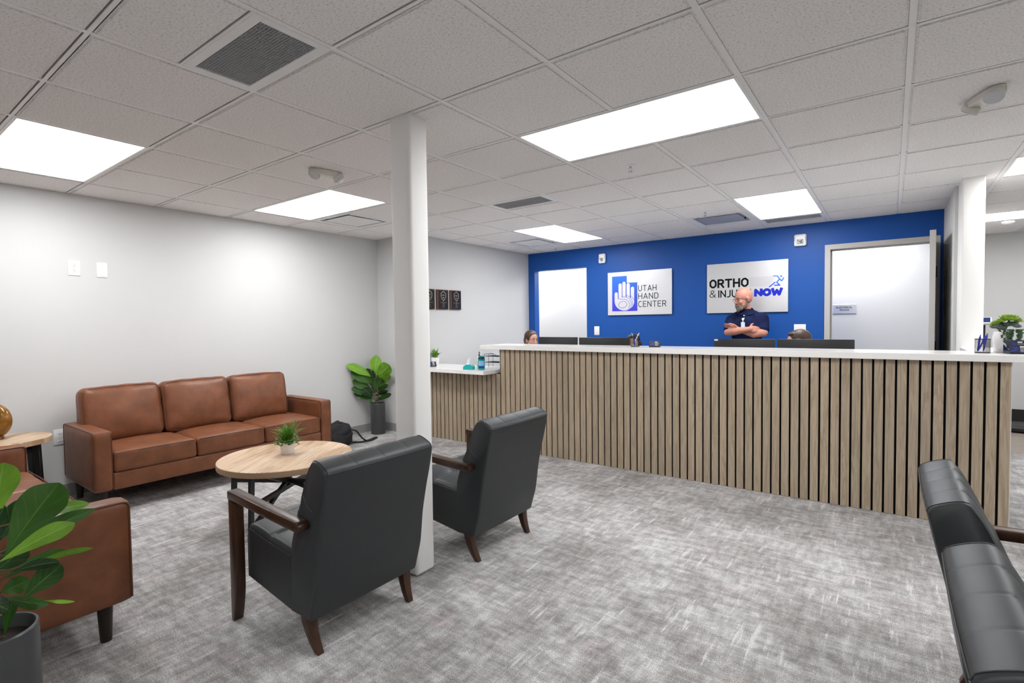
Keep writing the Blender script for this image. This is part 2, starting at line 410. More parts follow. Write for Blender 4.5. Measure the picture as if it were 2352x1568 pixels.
# stroke lettering: each glyph is a set of pen strokes in a unit-high box
GL = {
 'U': (.60, [[(0, 1), (0, .22), (.17, 0), (.43, 0), (.60, .22), (.60, 1)]]), 'T': (.60, [[(0, 1), (.6, 1)], [(.3, 1), (.3, 0)]]),
 'A': (.66, [[(0, 0), (.33, 1), (.66, 0)], [(.11, .3), (.55, .3)]]), 'H': (.60, [[(0, 0), (0, 1)], [(.6, 0), (.6, 1)], [(0, .5), (.6, .5)]]),
 'N': (.62, [[(0, 0), (0, 1), (.62, 0), (.62, 1)]]), 'D': (.60, [[(0, 0), (0, 1), (.38, 1), (.6, .78), (.6, .22), (.38, 0), (0, 0)]]),
 'C': (.55, [[(.55, .97), (.4, 1), (.2, 1), (0, .78), (0, .22), (.2, 0), (.4, 0), (.55, .03)]]), 'E': (.50, [[(.5, 1), (0, 1), (0, 0), (.5, 0)], [(0, .52), (.44, .52)]]),
 'R': (.58, [[(0, 0), (0, 1), (.38, 1), (.55, .88), (.55, .58), (.38, .46), (0, .46)], [(.3, .46), (.58, 0)]]),
 'O': (.64, [[(.22, 0), (.42, 0), (.64, .24), (.64, .76), (.42, 1), (.22, 1), (0, .76), (0, .24), (.22, 0)]]), 'I': (.0, [[(0, 0), (0, 1)]]),
 'J': (.34, [[(.34, 1), (.34, .18), (.2, 0), (0, .0)]]), 'Y': (.62, [[(0, 1), (.31, .45), (.62, 1)], [(.31, .45), (.31, 0)]]),
 'W': (.92, [[(0, 1), (.2, 0), (.46, .8), (.72, 0), (.92, 1)]]), 'L': (.48, [[(0, 1), (0, 0), (.48, 0)]]), 'M': (.74, [[(0, 0), (0, 1), (.37, .3), (.74, 1), (.74, 0)]]),
 '&': (.72, [[(.72, 0), (.16, .66), (.16, .88), (.28, 1), (.42, 1), (.52, .88), (.5, .7), (.08, .42), (0, .25), (.08, .06), (.24, 0), (.42, .03), (.62, .22), (.70, .44)]]), ' ': (.25, [])}
_SK = [0]
def strokes(mb, lines, wd, y=0, th=.001, T=None, square=False):
    # lines: polylines in the XZ plane; drawn wd wide, th thick towards -y; each piece a hair prouder than the last
    for pl in lines:
        closed = abs(pl[0][0]-pl[-1][0])+abs(pl[0][1]-pl[-1][1]) < 1e-9
        for k, ((x0, z0), (x1, z1)) in enumerate(zip(pl, pl[1:])):
            d = Vector((x1-x0, z1-z0))
            if d.length < 1e-6: continue
            d.normalize(); n = Vector((-d.y, d.x))*wd/2
            if square and not closed:
                if k == 0: x0 -= d.x*wd/2; z0 -= d.y*wd/2
                if k == len(pl)-2: x1 += d.x*wd/2; z1 += d.y*wd/2
            _SK[0] = (_SK[0]+1) % 12; t_ = th+_SK[0]*.00005
            q = [(x0+n.x, z0+n.y), (x0-n.x, z0-n.y), (x1-n.x, z1-n.y), (x1+n.x, z1+n.y)]
            vs = [(a, y-t_, b) for a, b in q]
            mb.raw(vs, [(0, 1, 2, 3)], T)
        for i_, (x, z) in enumerate(pl):
            if square and not closed and i_ in (0, len(pl)-1): continue
            _SK[0] = (_SK[0]+1) % 12; t_ = th+_SK[0]*.00005
            k = 12; ring = [(x+wd/2*math.cos(2*PI*i/k), z+wd/2*math.sin(2*PI*i/k)) for i in range(k)]
            mb.raw([(a, y-t_, b) for a, b in ring], [tuple(range(k))], T)
def text(mb, s, x, z, h, width, wd, y=0, th=.001, slant=0, T=None):
    hh = h-wd; gap = .30
    tot = sum(GL[c][0] for c in s)+gap*(len(s)-1); sx = (width-wd)/tot
    cx = x+wd/2
    for c in s:
        w_, L = GL[c]
        strokes(mb, [[(cx+a*sx+slant*b*hh, z+wd/2+b*hh) for a, b in pl] for pl in L], wd, y, th, T, True)
        cx += (w_+gap)*sx
# ================================================================== the room
T2 = .6096
XL, XJ, YB, XS = -2.91, -2.215, 5.46, 2.80       # left wall, jogged wall, blue wall, side wall
YJ = 3.06                                        # where the left wall steps in
YN, XE, YF, YC = -4.3, 7.0, 7.87, 6.75           # wall behind, far right wall, far wall, corridor wall
struct('floor', B(-4.7, XE+.3, YN-.3, 5.72, -.1, 0), 'carpet', 'light grey streaked loop carpet over the waiting room floor')
struct('floor', B(XS+.14, XE+.3, 5.72, YF+.3, -.1, -.001), 'vinyl', 'wood-look plank floor of the hallway beyond the right end of the desk')
struct('floor', B(-4.7, XS+.14, 5.72, YF+.3, -.1, -.001), 'vinyl', 'wood-look plank floor of the corridor behind the blue wall')
# ceiling: white tegular tiles dropped into a steel grid
ix0, ix1, iy0, iy1 = -8, 12, -8, 13
skip = set()
def tiles_of(i0, i1, j0, j1): return [(i, j) for i in range(i0, i1) for j in range(j0, j1)]
LIGHTS = [(-4, -2, -1, 0), (-4, -2, 2, 3), (1, 3, 2, 3), (-2, -1, 6, 8), (2, 3, 6, 8), (5, 7, 6, 7), (5, 7, 10, 11), (3, 5, -4, -3), (5, 7, 1, 2), (0, 2, -7, -6), (-3, -1, 10, 11), (-6, -4, 10, 11), (2, 4, 10, 11), (9, 11, 4, 5)]  # entries after the visible panels are unseen ones added to light room and corridor
for a in LIGHTS: skip.update(tiles_of(*a))
RET = [(0, -1, .5), (-1, 4, 0), (2, 8, 0)]         # return grilles: tile and half used
DIF = [(-4, 3), (-3, 7), (1, 7)]
for i, j in DIF: skip.add((i, j))
halves = {(0, -1): (0, .5), (-1, 4): (.5, 1), (2, 8): (.5, 1)}
def in_room(x, y):
    if x < XL: return False
    if y > YJ and x < XJ: return False
    return True
mb = MB()
def clampx(x, y): return max(x, (XJ if y > YJ else XL)-.02)
for i in range(ix0, ix1):
    for j in range(iy0, iy1):
        if (i, j) in skip: continue
        x0, x1, y0, y1 = i*T2, (i+1)*T2, j*T2, (j+1)*T2
        if (i, j) in halves: h0, h1 = halves[(i, j)]; y0, y1 = (j+h0)*T2, (j+h1)*T2
        if j == 8 and i in range(-4, 5): pass
        lim = (-4.7 if y0 > YB-.2 else XJ) if y0 > YJ-.1 else XL
        if x1 < lim or y0 > YF or x0 > XE: continue
        g, e = .013, .022
        z = ZC
        rg = [(x0+g, y0+g, z+.002), (x1-g, y0+g, z+.002), (x1-g, y1-g, z+.002), (x0+g, y1-g, z+.002)]
        r2 = [(x0+e, y0+e, z+.002), (x1-e, y0+e, z+.002), (x1-e, y1-e, z+.002), (x0+e, y1-e, z+.002)]
        r3 = [(x0+e, y0+e, z-.004), (x1-e, y0+e, z-.004), (x1-e, y1-e, z-.004), (x0+e, y1-e, z-.004)]
        vs = rg+r2+r3; fs = []
        for k in range(4):
            k2 = (k+1) % 4; fs += [(k, k2, 4+k2, 4+k), (4+k, 4+k2, 8+k2, 8+k)]
        fs.append((8, 9, 10, 11)); mb.raw(vs, fs)
mb.box(-4.7, XE+.2, YN-.2, YF+.2, ZC+.03, ZC+.06)
ceil = struct('ceiling', mb, 'tile', 'white speckled lay-in tile ceiling', smooth=False)
mb = MB(); gw = .012
def merged(i, j, i2, j2):        # both cells belong to one light: no bar between them
    return any(a[0] <= i < a[1] and a[2] <= j < a[3] and a[0] <= i2 < a[1] and a[2] <= j2 < a[3] for a in LIGHTS)
for i in range(ix0, ix1+1):
    for j in range(iy0, iy1):
        x = i*T2; y0 = max(j*T2, YN); y1 = min((j+1)*T2, YF)
        if x > XL and x < XE and y1 > y0 and not merged(i-1, j, i, j):
            if x < XJ: y1 = min(y1, YJ)
            if y1 > y0: mb.box(x-gw, x+gw, y0, y1, ZC-.001, ZC+.012)
for j in range(iy0, iy1+1):
    for i in range(ix0, ix1):
        y = j*T2; x0 = max(i*T2, XJ if y > YJ else XL); x1 = min((i+1)*T2, XE)
        if YN < y < YF and x1 > x0 and not merged(i, j-1, i, j): mb.box(x0, x1, y-gw*.6, y+gw*.6, ZC-.0012, ZC+.0115)
for i, j, _ in RET: mb.box(i*T2, (i+1)*T2, (j+.5)*T2-gw*.6, (j+.5)*T2+gw*.6, ZC-.0014, ZC+.011)
# wall angle along the room edges
mb.box(XL, XL+.02, YN, YJ, ZC-.002, ZC+.01); mb.box(XL, XJ, YJ-.02, YJ, ZC-.0022, ZC+.01); mb.box(XJ, XJ+.02, YJ, YB, ZC-.002, ZC+.01); mb.box(XJ, XS, YB-.02, YB, ZC-.0022, ZC+.01)
gr = mb.build('ceiling_grid', 'grid', ceil, smooth=False)
WT = ZC+.03
struct('wall_left', B(XL-.12, XL, YN, YJ+.12, 0, WT), 'wall', 'white painted wall behind the sofa')
struct('wall_left', B(XL, XJ, YJ, YJ+.12, 0, WT), 'wall', 'short white wall return behind the potted fig')
struct('wall_left', B(XJ-.12, XJ, YJ+.12, YB+.12, 0, WT), 'wall', 'white wall with the plaques beside the desk')
# blue wall with two openings
mb = MB(); OX0, OX1, OZ = -2.10, -1.192, 2.143; DX0, DX1, DZ = 1.812, 2.748, 2.135
for a in ((XJ, OX0, 0, WT), (OX1, DX0, 0, WT), (DX1, XS, 0, WT), (OX0, OX1, OZ, WT), (DX0, DX1, DZ, WT)): mb.box(a[0], a[1], YB, YB+.12, a[2], a[3])
struct('wall_back', mb, 'blue', 'royal blue accent wall behind the reception desk')
struct('wall_corridor', B(-4.6, XS+.14, YC, YC+.1, 0, WT), 'wall', 'white corridor wall seen through the openings in the blue wall')
struct('wall_side', B(XS, XS+.155, 4.385, YF, 0, WT), 'wall', 'white wall running back from the right column')
struct('wall_far', B(XS+.155, XE, YF, YF+.1, 0, WT), 'wall', 'white far wall seen past the right end of the counter')
struct('wall_right', B(XE, XE+.1, YN, YF, 0, WT), 'wall'); struct('wall_near', B(XL, XE, YN-.1, YN, 0, WT), 'wall')
struct('wall_corridor', B(-4.7, -4.6, YB, YC, 0, WT), 'wall'); struct('wall_corridor', B(-4.6, XJ-.12, YB, YB+.12, 0, WT), 'wall')
struct('wall_pillar', B(.232, .384, .597, .735, 0, WT, .022, 4), 'column', 'white rounded-corner pillar standing between the two grey armchairs')
struct('wall_pillar', B(2.822, 2.958, 4.085, 4.385, 0, WT, .012, 3), 'column', 'white column rising behind the right end of the counter')
struct('baseboard_left', B(XL, XL+.008, YN, YJ, 0, .10), 'base', 'grey rubber baseboard below the sofa wall')
struct('baseboard_back', B(XL+.008, XJ, YJ-.008, YJ, 0, .10), 'base', 'grey baseboard on the short wall return behind the potted fig')
struct('baseboard_far', B(XS+.155, XE, YF-.01, YF, 0, .155), 'black_base', 'black baseboard on the far wall')
struct('baseboard_side', B(XS+.155, XS+.163, 4.385, YF-.01, 0, .155), 'black_base')
struct('baseboard_corridor', B(-4.6, XS, YC-.01, YC, 0, .10), 'base')
# electrical-room door frame and open leaf
mb = MB(); f0 = 1.785; f1 = 2.775; fz = 2.16; fw = .052; yy = YB-.012
mb.box(f0, f0+fw, yy, YB+.13, 0, fz); mb.box(f1-fw, f1, yy, YB+.13, 0, fz); mb.box(f0+fw, f1-fw, yy, YB+.13, fz-fw, fz)
mb.box(f0+fw, f0+fw+.014, YB+.05, YB+.09, 0, fz-fw); mb.box(f0+fw, f1-fw, YB+.05, YB+.09, fz-fw-.014, fz-fw); mb.box(f1-fw-.014, f1-fw, YB+.05, YB+.09, 0, fz-fw)
struct('trim_1', mb, 'frame', 'grey steel frame around the right doorway in the blue wall', smooth=False)
dr = thing('door_1', 'grey door leaf standing open edge-on at the right doorway', 'door', (2.715, YB-.02, 0), math.radians(-92.8)); dr['kind'] = 'structure'
del dr['category']
B(.0, .905, -.022, .022, .01, 2.10, .002, 1).build('leaf', 'frame', dr)
for z in (.25, 1.05, 1.80):
    mb = MB(); mb.tube([(-.004, .027, z-.055), (-.004, .027, z+.055)], .008); mb.box(-.002, .03, .0222, .0255, z-.055, z+.055); mb.build('hinge', 'black', dr)
mb = MB(); mb.tube([(.84, -.022, 1.0), (.84, -.075, 1.0), (.72, -.075, 1.0)], .010); mb.lathe([(0, 0), (.027, 0), (.027, .008), (0, .008)], 16, T=Matrix.Translation((.84, -.022, 1.0)) @ Matrix.Rotation(PI/2, 4, 'X'))
mb.build('door_handle', 'steel', dr)
# ------------------------------------------------------------------ ceiling fixtures
def ceiling_light(a, label):
    x0, x1, y0, y1 = a[0]*T2, a[1]*T2, a[2]*T2, a[3]*T2
    t = thing('ceiling_light', label, 'ceiling light', ((x0+x1)/2, (y0+y1)/2, ZC), 0, 'LED ceiling panels')
    hx, hy = (x1-x0)/2-.008, (y1-y0)/2-.008; mb = MB(); f = .016
    for b in ((-hx, hx, -hy, -hy+f), (-hx, hx, hy-f, hy), (-hx, -hx+f, -hy+f, hy-f), (hx-f, hx, -hy+f, hy-f)): mb.box(*b, -.003, .028)
    mb.build('frame', 'grid', t, smooth=False)
    B(-hx+f, hx-f, -hy+f, hy-f, .001, .006).build('diffuser', 'lamp', t, smooth=False)
    return t
LL = ['bright LED ceiling panel near the left wall, cut by the left edge of the picture', 'LED ceiling panel above the sofa, beside the open-frame air diffuser', 'largest LED ceiling panel in front of the desk, right of the pillar', 'far LED ceiling panel over the reception near the white plaque wall', 'LED ceiling panel over the reception above the electrical room door', 'LED ceiling panel at the right edge, nearer one above the white column', 'LED ceiling panel at the right edge, farther one beyond the column']
for k, a in enumerate(LIGHTS):
    t = ceiling_light(a, LL[k] if k < len(LL) else 'unseen LED ceiling panel added for light')
    if k >= len(LL): t['group'] = 'unseen LED ceiling panels added for light'
def return_grille(x0, x1, y0, y1, label, nx, ny):
    t = thing('ceiling_vent', label, 'vent', ((x0+x1)/2, (y0+y1)/2, ZC), 0, 'return air grilles')
    hx, hy = (x1-x0)/2-.008, (y1-y0)/2-.004; f = .036; mb = MB()
    for b in ((-hx, hx, -hy, -hy+f), (-hx, hx, hy-f, hy), (-hx, -hx+f, -hy+f, hy-f), (hx-f, hx, -hy+f, hy-f)): mb.box(*b, -.004, .02, .001, 1)
    mb.build('frame', 'vent_white', t, smooth=False)
    mb = MB(); ax, ay = hx-f, hy-f
    for i in range(1, nx): mb.box(-ax+2*ax*i/nx-.0007, -ax+2*ax*i/nx+.0007, -ay, ay, .0, .012)
    for j in range(1, ny): mb.box(-ax, ax, -ay+2*ay*j/ny-.0007, -ay+2*ay*j/ny+.0007, .0, .012)
    mb.build('grille', 'grille', t, smooth=False)
    B(-ax, ax, -ay, ay, .024, .028).build('duct_backing', 'plenum', t, smooth=False)
return_grille(0, T2, -.5*T2, 0, 'large egg-crate return grille in the ceiling, nearest the camera', 44, 20)
return_grille(-T2, 0, 4*T2, 4.5*T2, 'egg-crate return grille in the middle of the ceiling, right of the pillar', 44, 20)
return_grille(2*T2, 3*T2, 8*T2, 8.5*T2, 'slim return grille against the top of the blue wall', 44, 20)
def diffuser(i, j, label, m='vent_white'):
    t = thing('air_diffuser', label, 'air diffuser', ((i+.5)*T2, (j+.5)*T2, ZC), 0, 'square plaque diffusers')
    h = T2/2-.01; mb = MB(); f = .055
    for b in ((-h, h, -h, -h+f), (-h, h, h-f, h), (-h, -h+f, -h+f, h-f), (h-f, h, -h+f, h-f)): mb.box(*b, -.003, .0)
    mb.build('frame', 'vent_white', t, smooth=False)
    a = h-f
    mb = MB(); mb.raw([(-a, -a, 0), (a, -a, 0), (a, a, 0), (-a, a, 0), (-a*.8, -a*.8, .06), (a*.8, -a*.8, .06), (a*.8, a*.8, .06), (-a*.8, a*.8, .06)], [(0, 1, 5, 4), (1, 2, 6, 5), (2, 3, 7, 6), (3, 0, 4, 7), (4, 5, 6, 7)])
    mb.build('throat', 'louver', t, smooth=False)
    B(-a*.86, a*.86, -a*.86, a*.86, -.006, .0, .002, 1).build('plaque_panel', m, t)
    for sx in (-1, 1):
        for sy in (-1, 1): B(sx*a*.8-.006, sx*a*.8+.006, sy*a*.8-.006, sy*a*.8+.006, 0, .05).build('bracket', 'black', t)
diffuser(-4, 3, 'square air diffuser beside the ceiling panel above the sofa')
diffuser(-3, 7, 'square air diffuser near the corner of plaque wall and blue wall')
diffuser(1, 7, 'bluish air diffuser in the ceiling left of the electrical room door light', 'louver')
def emergency(x, y, rz, label):
    t = thing('emergency_light', label, 'emergency light', (x, y, ZC-.004), rz, 'twin-head emergency lights'); t.scale = (.72, .72, .72)
    b = MB(); pts = [(math.copysign(abs(math.cos(a))**.8, math.cos(a))*.165, math.copysign(abs(math.sin(a))**.8, math.sin(a))*.062) for a in np.linspace(0, 2*PI, 33)[:-1]]
    b.prism(pts, -.055, 0, 'z', .012, 3); b.build('housing', 'ivory', t)
    for s in (-1, 1):
        T = Matrix.Translation((s*.12, -.02, -.055)) @ Matrix.Rotation(s*-.55, 4, 'Y') @ Matrix.Rotation(-.35, 4, 'X')
        hd = MB().lathe([(0, .03), (.035, .03), (.055, .012), (.058, -.012), (.055, -.018), (.0, -.018)], 24, T=T).build('lamp_head', 'ivory', t)
        MB().lathe([(.0, -.016), (.052, -.0185), (.046, -.026), (.0, -.034)], 24, T=T).build('lens', 'lens', hd)
    MB().ell((.02, -.058, -.035), (.004, .003, .004), 6).build('indicator', 'led_red', t)
emergency(-.81, .92, math.radians(81.5), 'white twin-lamp emergency light with red indicator above the sofa')
emergency(2.745, 2.166, math.radians(-68), 'white emergency light on the ceiling at the upper right, nearest the right edge')
def sprinkler(x, y, label):
    t = thing('sprinkler', label, 'sprinkler', (x, y, ZC-.004), 0, 'pendent sprinklers')
    MB().lathe([(0, 0), (.034, 0), (.036, -.003), (.020, -.007), (0, -.007)], 24).build('escutcheon', 'plate', t)
    mb = MB().tube([(0, 0, -.005), (0, 0, -.018)], .008); mb.tube([(-.009, 0, -.018), (-.012, 0, -.03), (0, 0, -.042)], .0022); mb.tube([(.009, 0, -.018), (.012, 0, -.03), (0, 0, -.042)], .0022)
    mb.lathe([(0, -.042), (.014, -.042), (.014, -.044), (0, -.044)], 16); mb.build('head', 'steel', t)
sprinkler(.921, 2.148, 'small sprinkler head in front of the largest ceiling panel'); sprinkler(.89, 4.04, 'small sprinkler head beside the bluish diffuser'); sprinkler(-1.55, 5.2, 'small sprinkler head near the far corner of the blue wall')
t = thing('smoke_detector', 'round white detector on the ceiling past the right column', 'detector', (3.44, 6.8, ZC-.004)); MB().lathe([(0, 0), (.06, 0), (.058, -.02), (.03, -.035), (0, -.037)], 24).build('housing', 'plate', t)
# ================================================================== reception desk
YD = 3.08; PX0, PX1 = -.966, 2.981; ZT = 1.105
def slats(mb, x0, x1, z1, ref, y=YD):
    p = .0637; k0 = math.floor((x0-ref)/p)-1; k = k0
    while ref+k*p < x1:
        a = max(x0, ref+k*p+.0065); b = min(x1, ref+(k+1)*p-.0065); k += 1
        if b-a > .006: mb.box(a, b, y, y+.012, .002, z1)
desk = thing('reception_desk', 'long reception desk front clad in oak slats with black gaps between', 'reception desk', (1.0, 3.3, 0))
def lp(o): o.parent = desk; o.location = (-1.0, -3.3, 0); return o
mb = MB(); slats(mb, PX0, PX1, 1.06, 2.544); lp(mb.build('slat_panel', 'slat', smooth=False))
mb = MB(); slats(mb, XJ+.002, PX0-.001, .80, 2.544); o = lp(mb.build('slat_panel', 'slat', smooth=False)); o['label'] = 'lower slatted front of the accessible desk section'
lp(B(PX0, PX1, YD+.012, YD+.13, 0, 1.0605).build('backing_wall', 'felt', smooth=False))
lp(B(XJ+.002, PX0, YD+.012, YD+.13, 0, .80).build('backing_wall', 'felt', smooth=False))
lp(B(PX1, PX1+.004, YD, YD+.134, 0, 1.06).build('end_panel', 'wall', smooth=False))
lp(B(PX0-.004, PX0, YD+.0, YD+.134, .841, 1.06).build('end_panel', 'wall', smooth=False))
lp(B(-2.0, 2.75, YD+.134, 3.88, .71, .74).build('work_surface', 'quartz', smooth=False))
for x in (-1.9, -.1, 1.3, 2.7): lp(B(x, x+.03, YD+.2, 3.8, 0, .71).build('support', 'wall', smooth=False))
lp(B(2.83, 2.955, 3.52, 4.08, 0, 1.061).build('return_wall', 'wall', smooth=False))
ct = thing('countertop', 'long white speckled quartz transaction counter on top of the slatted desk', 'countertop', (1.0, 3.3, 1.061))
def lc(o): o.parent = ct; o.location = (-1.0, -3.3, -1.061); return o
lc(B(-1.205, 3.40, 3.04, 3.50, 1.0612, ZT, .002, 1).build('slab', 'quartz')); lc(B(2.822, 3.25, 3.501, 4.084, 1.0612, ZT, .002, 1).build('slab', 'quartz'))
lw = tag(B(XJ+.001, -1.03, 2.88, 3.45, .801, .842, .002, 1).build('countertop', 'quartz'), 'lower white quartz shelf at the left end of the desk', 'countertop')

# monitors seen from behind
def monitor(px0, px1, ztop, y, label, hh=.36):
    a = on_y(px0, 785, y).x; b = on_y(px1, 785, y).x; cx = (a+b)/2; hw = (b-a)/2
    t = thing('monitor', label, 'monitor', (cx, y, .7401), 0, 'monitors on the reception desk')
    zt = ztop-.7401
    B(-hw, hw, -.004, .014, zt-hh, zt, .005, 2).build('back_shell', 'mon', t)
    B(-hw*.55, hw*.55, -.03, -.004, zt-hh+.05, zt-.09, .01, 2).build('rear_housing', 'mon', t)
    mb = MB(); mb.box(-.03, .03, -.045, -.03, .01, zt-hh+.16); mb.build('stand', 'black', t)
    B(-.12, .12, -.13, .07, 0, .012, .004, 2).build('foot', 'black', t)
    B(-hw+.006, hw-.006, .0142, .0150, zt-hh+.01, zt-.006).build('screen', 'black_gloss', t)
    return t
monitor(1237, 1326, 1.178, 3.70, 'black monitor back, leftmost on the desk, beside the smiling woman')
monitor(1330, 1447, 1.175, 3.68, 'black monitor back left of the mesh pen cup')
t = monitor(1640, 1780, 1.171, 3.68, 'black monitor back below the bald man, white sticker on its corner')
x0 = on_y(1640, 785, 3.68).x-t.location.x
B(x0+.004, x0+.036, -.0052, -.0041, 1.171-.7401-.018, 1.171-.7401-.003).build('sticker', 'plate', t)
monitor(1785, 1963, 1.172, 3.68, 'widest black monitor back, in front of the seated person with brown hair')

# ------------------------------------------------------------------ signs
def fx(px): return (px-1268)*.001077
def fz(px, py): tp = 382-(px-1268)*.0735; bt = 952-(px-1268)*.0177; return .597*(1-(py-tp)/(bt-tp))
def q(pts): return [(fx(a), fz(a, b)) for a, b in pts]
s1 = thing('wall_sign', 'white metal sign with blue hand logo reading UTAH HAND CENTER', 'sign', (-.843, YB-.02, 1.433))
B(0, .915, -.004, .004, 0, .597, .001, 1).build('panel', 'alu_white', s1)
for a in ((.06, .06), (.85, .06), (.06, .54), (.85, .54)): MB().tube([(a[0], .004, a[1]), (a[0], .0198, a[1])], .008).build('standoff', 'steel', s1)
mb = MB(); y0 = -.0041
P = [(fx(1330), fz(1330, 898)), (fx(1675), fz(1675, 892)), (fx(1675), fz(1672, 506)), (fx(1534), fz(1534, 512)), (fx(1534), fz(1533, 419)), (fx(1330), fz(1330, 433))]
mb.prism(P, y0-.001, y0, 'y'); mb.build('state_outline', 'logo_blue', s1, smooth=False)
mb = MB(); W_ = .0485
for x, top, bot in ((1442, 545, 760), (1496, 522, 760), (1553, 540, 760), (1611, 588, 735)): strokes(mb, [q([(x, top), (x, bot)])], W_, y0-.0011, .0004)
strokes(mb, [q([(1387, 664), (1387, 770)])], W_, y0-.0011, .0004)
ring = [(1499+135*math.cos(a), 760+128*math.sin(a)) for a in np.linspace(0, PI, 25)]+[(1364, 740), (1412, 730), (1500, 700), (1634, 735)]
mb.raw([(a, y0-.0016, b) for a, b in q(ring)], [tuple(range(len(ring)))])
mb.build('hand_emblem', 'alu_white', s1, smooth=False)
mb = MB(); bl = [[(1412, 640), (1412, 712), (1422, 728), (1440, 735), (1500, 734), (1540, 745), (1565, 775), (1574, 815), (1560, 860), (1548, 878)],
 [(1469, 540), (1469, 688), (1480, 702), (1525, 706), (1560, 722), (1590, 765), (1600, 810), (1588, 850), (1572, 868)],
 [(1524, 535), (1524, 672), (1532, 684), (1570, 700), (1600, 735), (1614, 780), (1612, 820)],
 [(1582, 555), (1582, 678), (1592, 692), (1622, 728), (1634, 750)],
 [(1478+57*math.cos(a)-(8*math.sin(a)), 808+45*math.sin(a)) for a in np.linspace(0, 2*PI, 25)]]
strokes(mb, [q(l) for l in bl], .0055, y0-.0017, .0003); mb.build('emblem_lines', 'logo_blue', s1, smooth=False)
mb = MB(); x = .452
for s, zt, wdt in (('UTAH', .3985, .256), ('HAND', .292, .282), ('CENTER', .184, .388)): text(mb, s, x, zt-.080, .080, wdt, .0085, y0, .001)
mb.build('lettering', 'ink', s1, smooth=False)
s2 = thing('wall_sign', 'brushed aluminium sign reading ORTHO & INJURY NOW behind the bald man', 'sign', (.517, YB-.02, 1.432))
B(0, .909, -.004, .004, 0, .607, .001, 1).build('panel', 'alu', s2)
for a in ((.06, .06), (.85, .06), (.06, .54), (.85, .54)): MB().tube([(a[0], .004, a[1]), (a[0], .0198, a[1])], .008).build('standoff', 'steel', s2)
def gx(px): return (px-262)*.000839
def gz(px, py): tp = 287-(px-262)*.0757; bt = 921-(px-262)*.0212; return .607*(1-(py-tp)/(bt-tp))
def g(pts): return [(gx(a), gz(a, b)) for a, b in pts]
mb = MB(); text(mb, 'ORTHO', .031, .309, .109, .455, .0215, y0, .001); text(mb, '&', .031, .193, .091, .076, .0085, y0, .001)
text(mb, 'INJURY', .136, .190, .091, .376, .0135, y0, .001); mb.build('lettering', 'ink', s2, smooth=False)
mb = MB(); text(mb, 'NOW', .546, .187, .093, .306, .0315, y0, .001, slant=.03); o = mb.build('lettering', 'ink_blue', s2, smooth=False); o['label'] = 'NOW in heavy blue letters'
mb = MB(); strokes(mb, [g([(1165, 429), (1212, 430), (1240, 468), (1203, 512), (1243, 550), (1178, 551)]), g([(1112, 572), (1182, 512)]), g([(1243, 470), (1262, 492), (1275, 482), (1289, 455)])], .0135, y0, .001)
strokes(mb, [g([(1258, 432), (1258.2, 432)])], .023, y0, .001); mb.build('runner_emblem', 'runner', s2, smooth=False)
mb = MB()
for i in range(9): strokes(mb, [g([(845, 453+i*14), (1165-(i > 1)*abs(i-4)*0-i*7+(10 if 1 < i < 5 else 0), 436+i*15)])], .0018, y0, .0006)
mb.build('speed_lines', 'ink_line', s2, smooth=False)
s3 = thing('room_sign', 'small grey plate reading ELECTRICAL ROOM on the white corridor wall', 'sign', (1.766, YC-.006, 1.41))
B(0, .255, -.003, .0055, 0, .115, .001, 1).build('plate', 'alu', s3)
mb = MB(); text(mb, 'ELECTRICAL', .037, .068, .0215, .178, .0042, -.0031, .001); text(mb, 'ROOM', .075, .035, .0215, .102, .0042, -.0031, .001); mb.build('lettering', 'ink', s3, smooth=False)

# plaques: dark wood with a black plate and a gold shield, on the jogged wall (facing +x)
def plaque(y0, y1, label):
    t = thing('award_plaque', label, 'plaque', (XJ, (y0+y1)/2, 1.525), 0, 'award plaques'); h = (y1-y0)/2
    B(.0005, .020, -h, h, 0, .25, .002, 1).build('board', 'wood_plaque', t)
    B(.0202, .0222, -h+.028, h-.010, .010, .240).build('face_plate', 'black_gloss', t)
    R = Matrix.Rotation(PI/2, 4, 'Z'); T = Matrix.Translation((.0223, .009, 0)) @ R
    sh = [(-.040, .205), (-.028, .213), (-.012, .222), (0, .232), (.012, .222), (.028, .213), (.040, .205), (.042, .17), (.034, .145), (.018, .125), (0, .112), (-.018, .125), (-.034, .145), (-.042, .17), (-.040, .205)]
    mb = MB(); strokes(mb, [sh], .006, 0, .0008, T); text(mb, 'NCC', -.022, .172, .017, .044, .003, 0, .0008, T=T); strokes(mb, [[(-.012, .150), (.012, .150)], [(0, .135), (0, .14)]], .006, 0, .0008, T)
    for z, w2 in ((.098, .008), (.086, .055), (.076, .012), (.060, .02), (.048, .012), (.030, .028)): strokes(mb, [[(-w2, z), (w2, z)]], .0022, 0, .0005, T)
    mb.build('engraving', 'gold', t, smooth=False)
plaque(3.155, 3.364, 'black award plaque half hidden behind the pillar'); plaque(3.401, 3.610, 'black award plaque in the middle of the row beside the pillar'); plaque(3.643, 3.851, 'black award plaque farthest from the pillar')

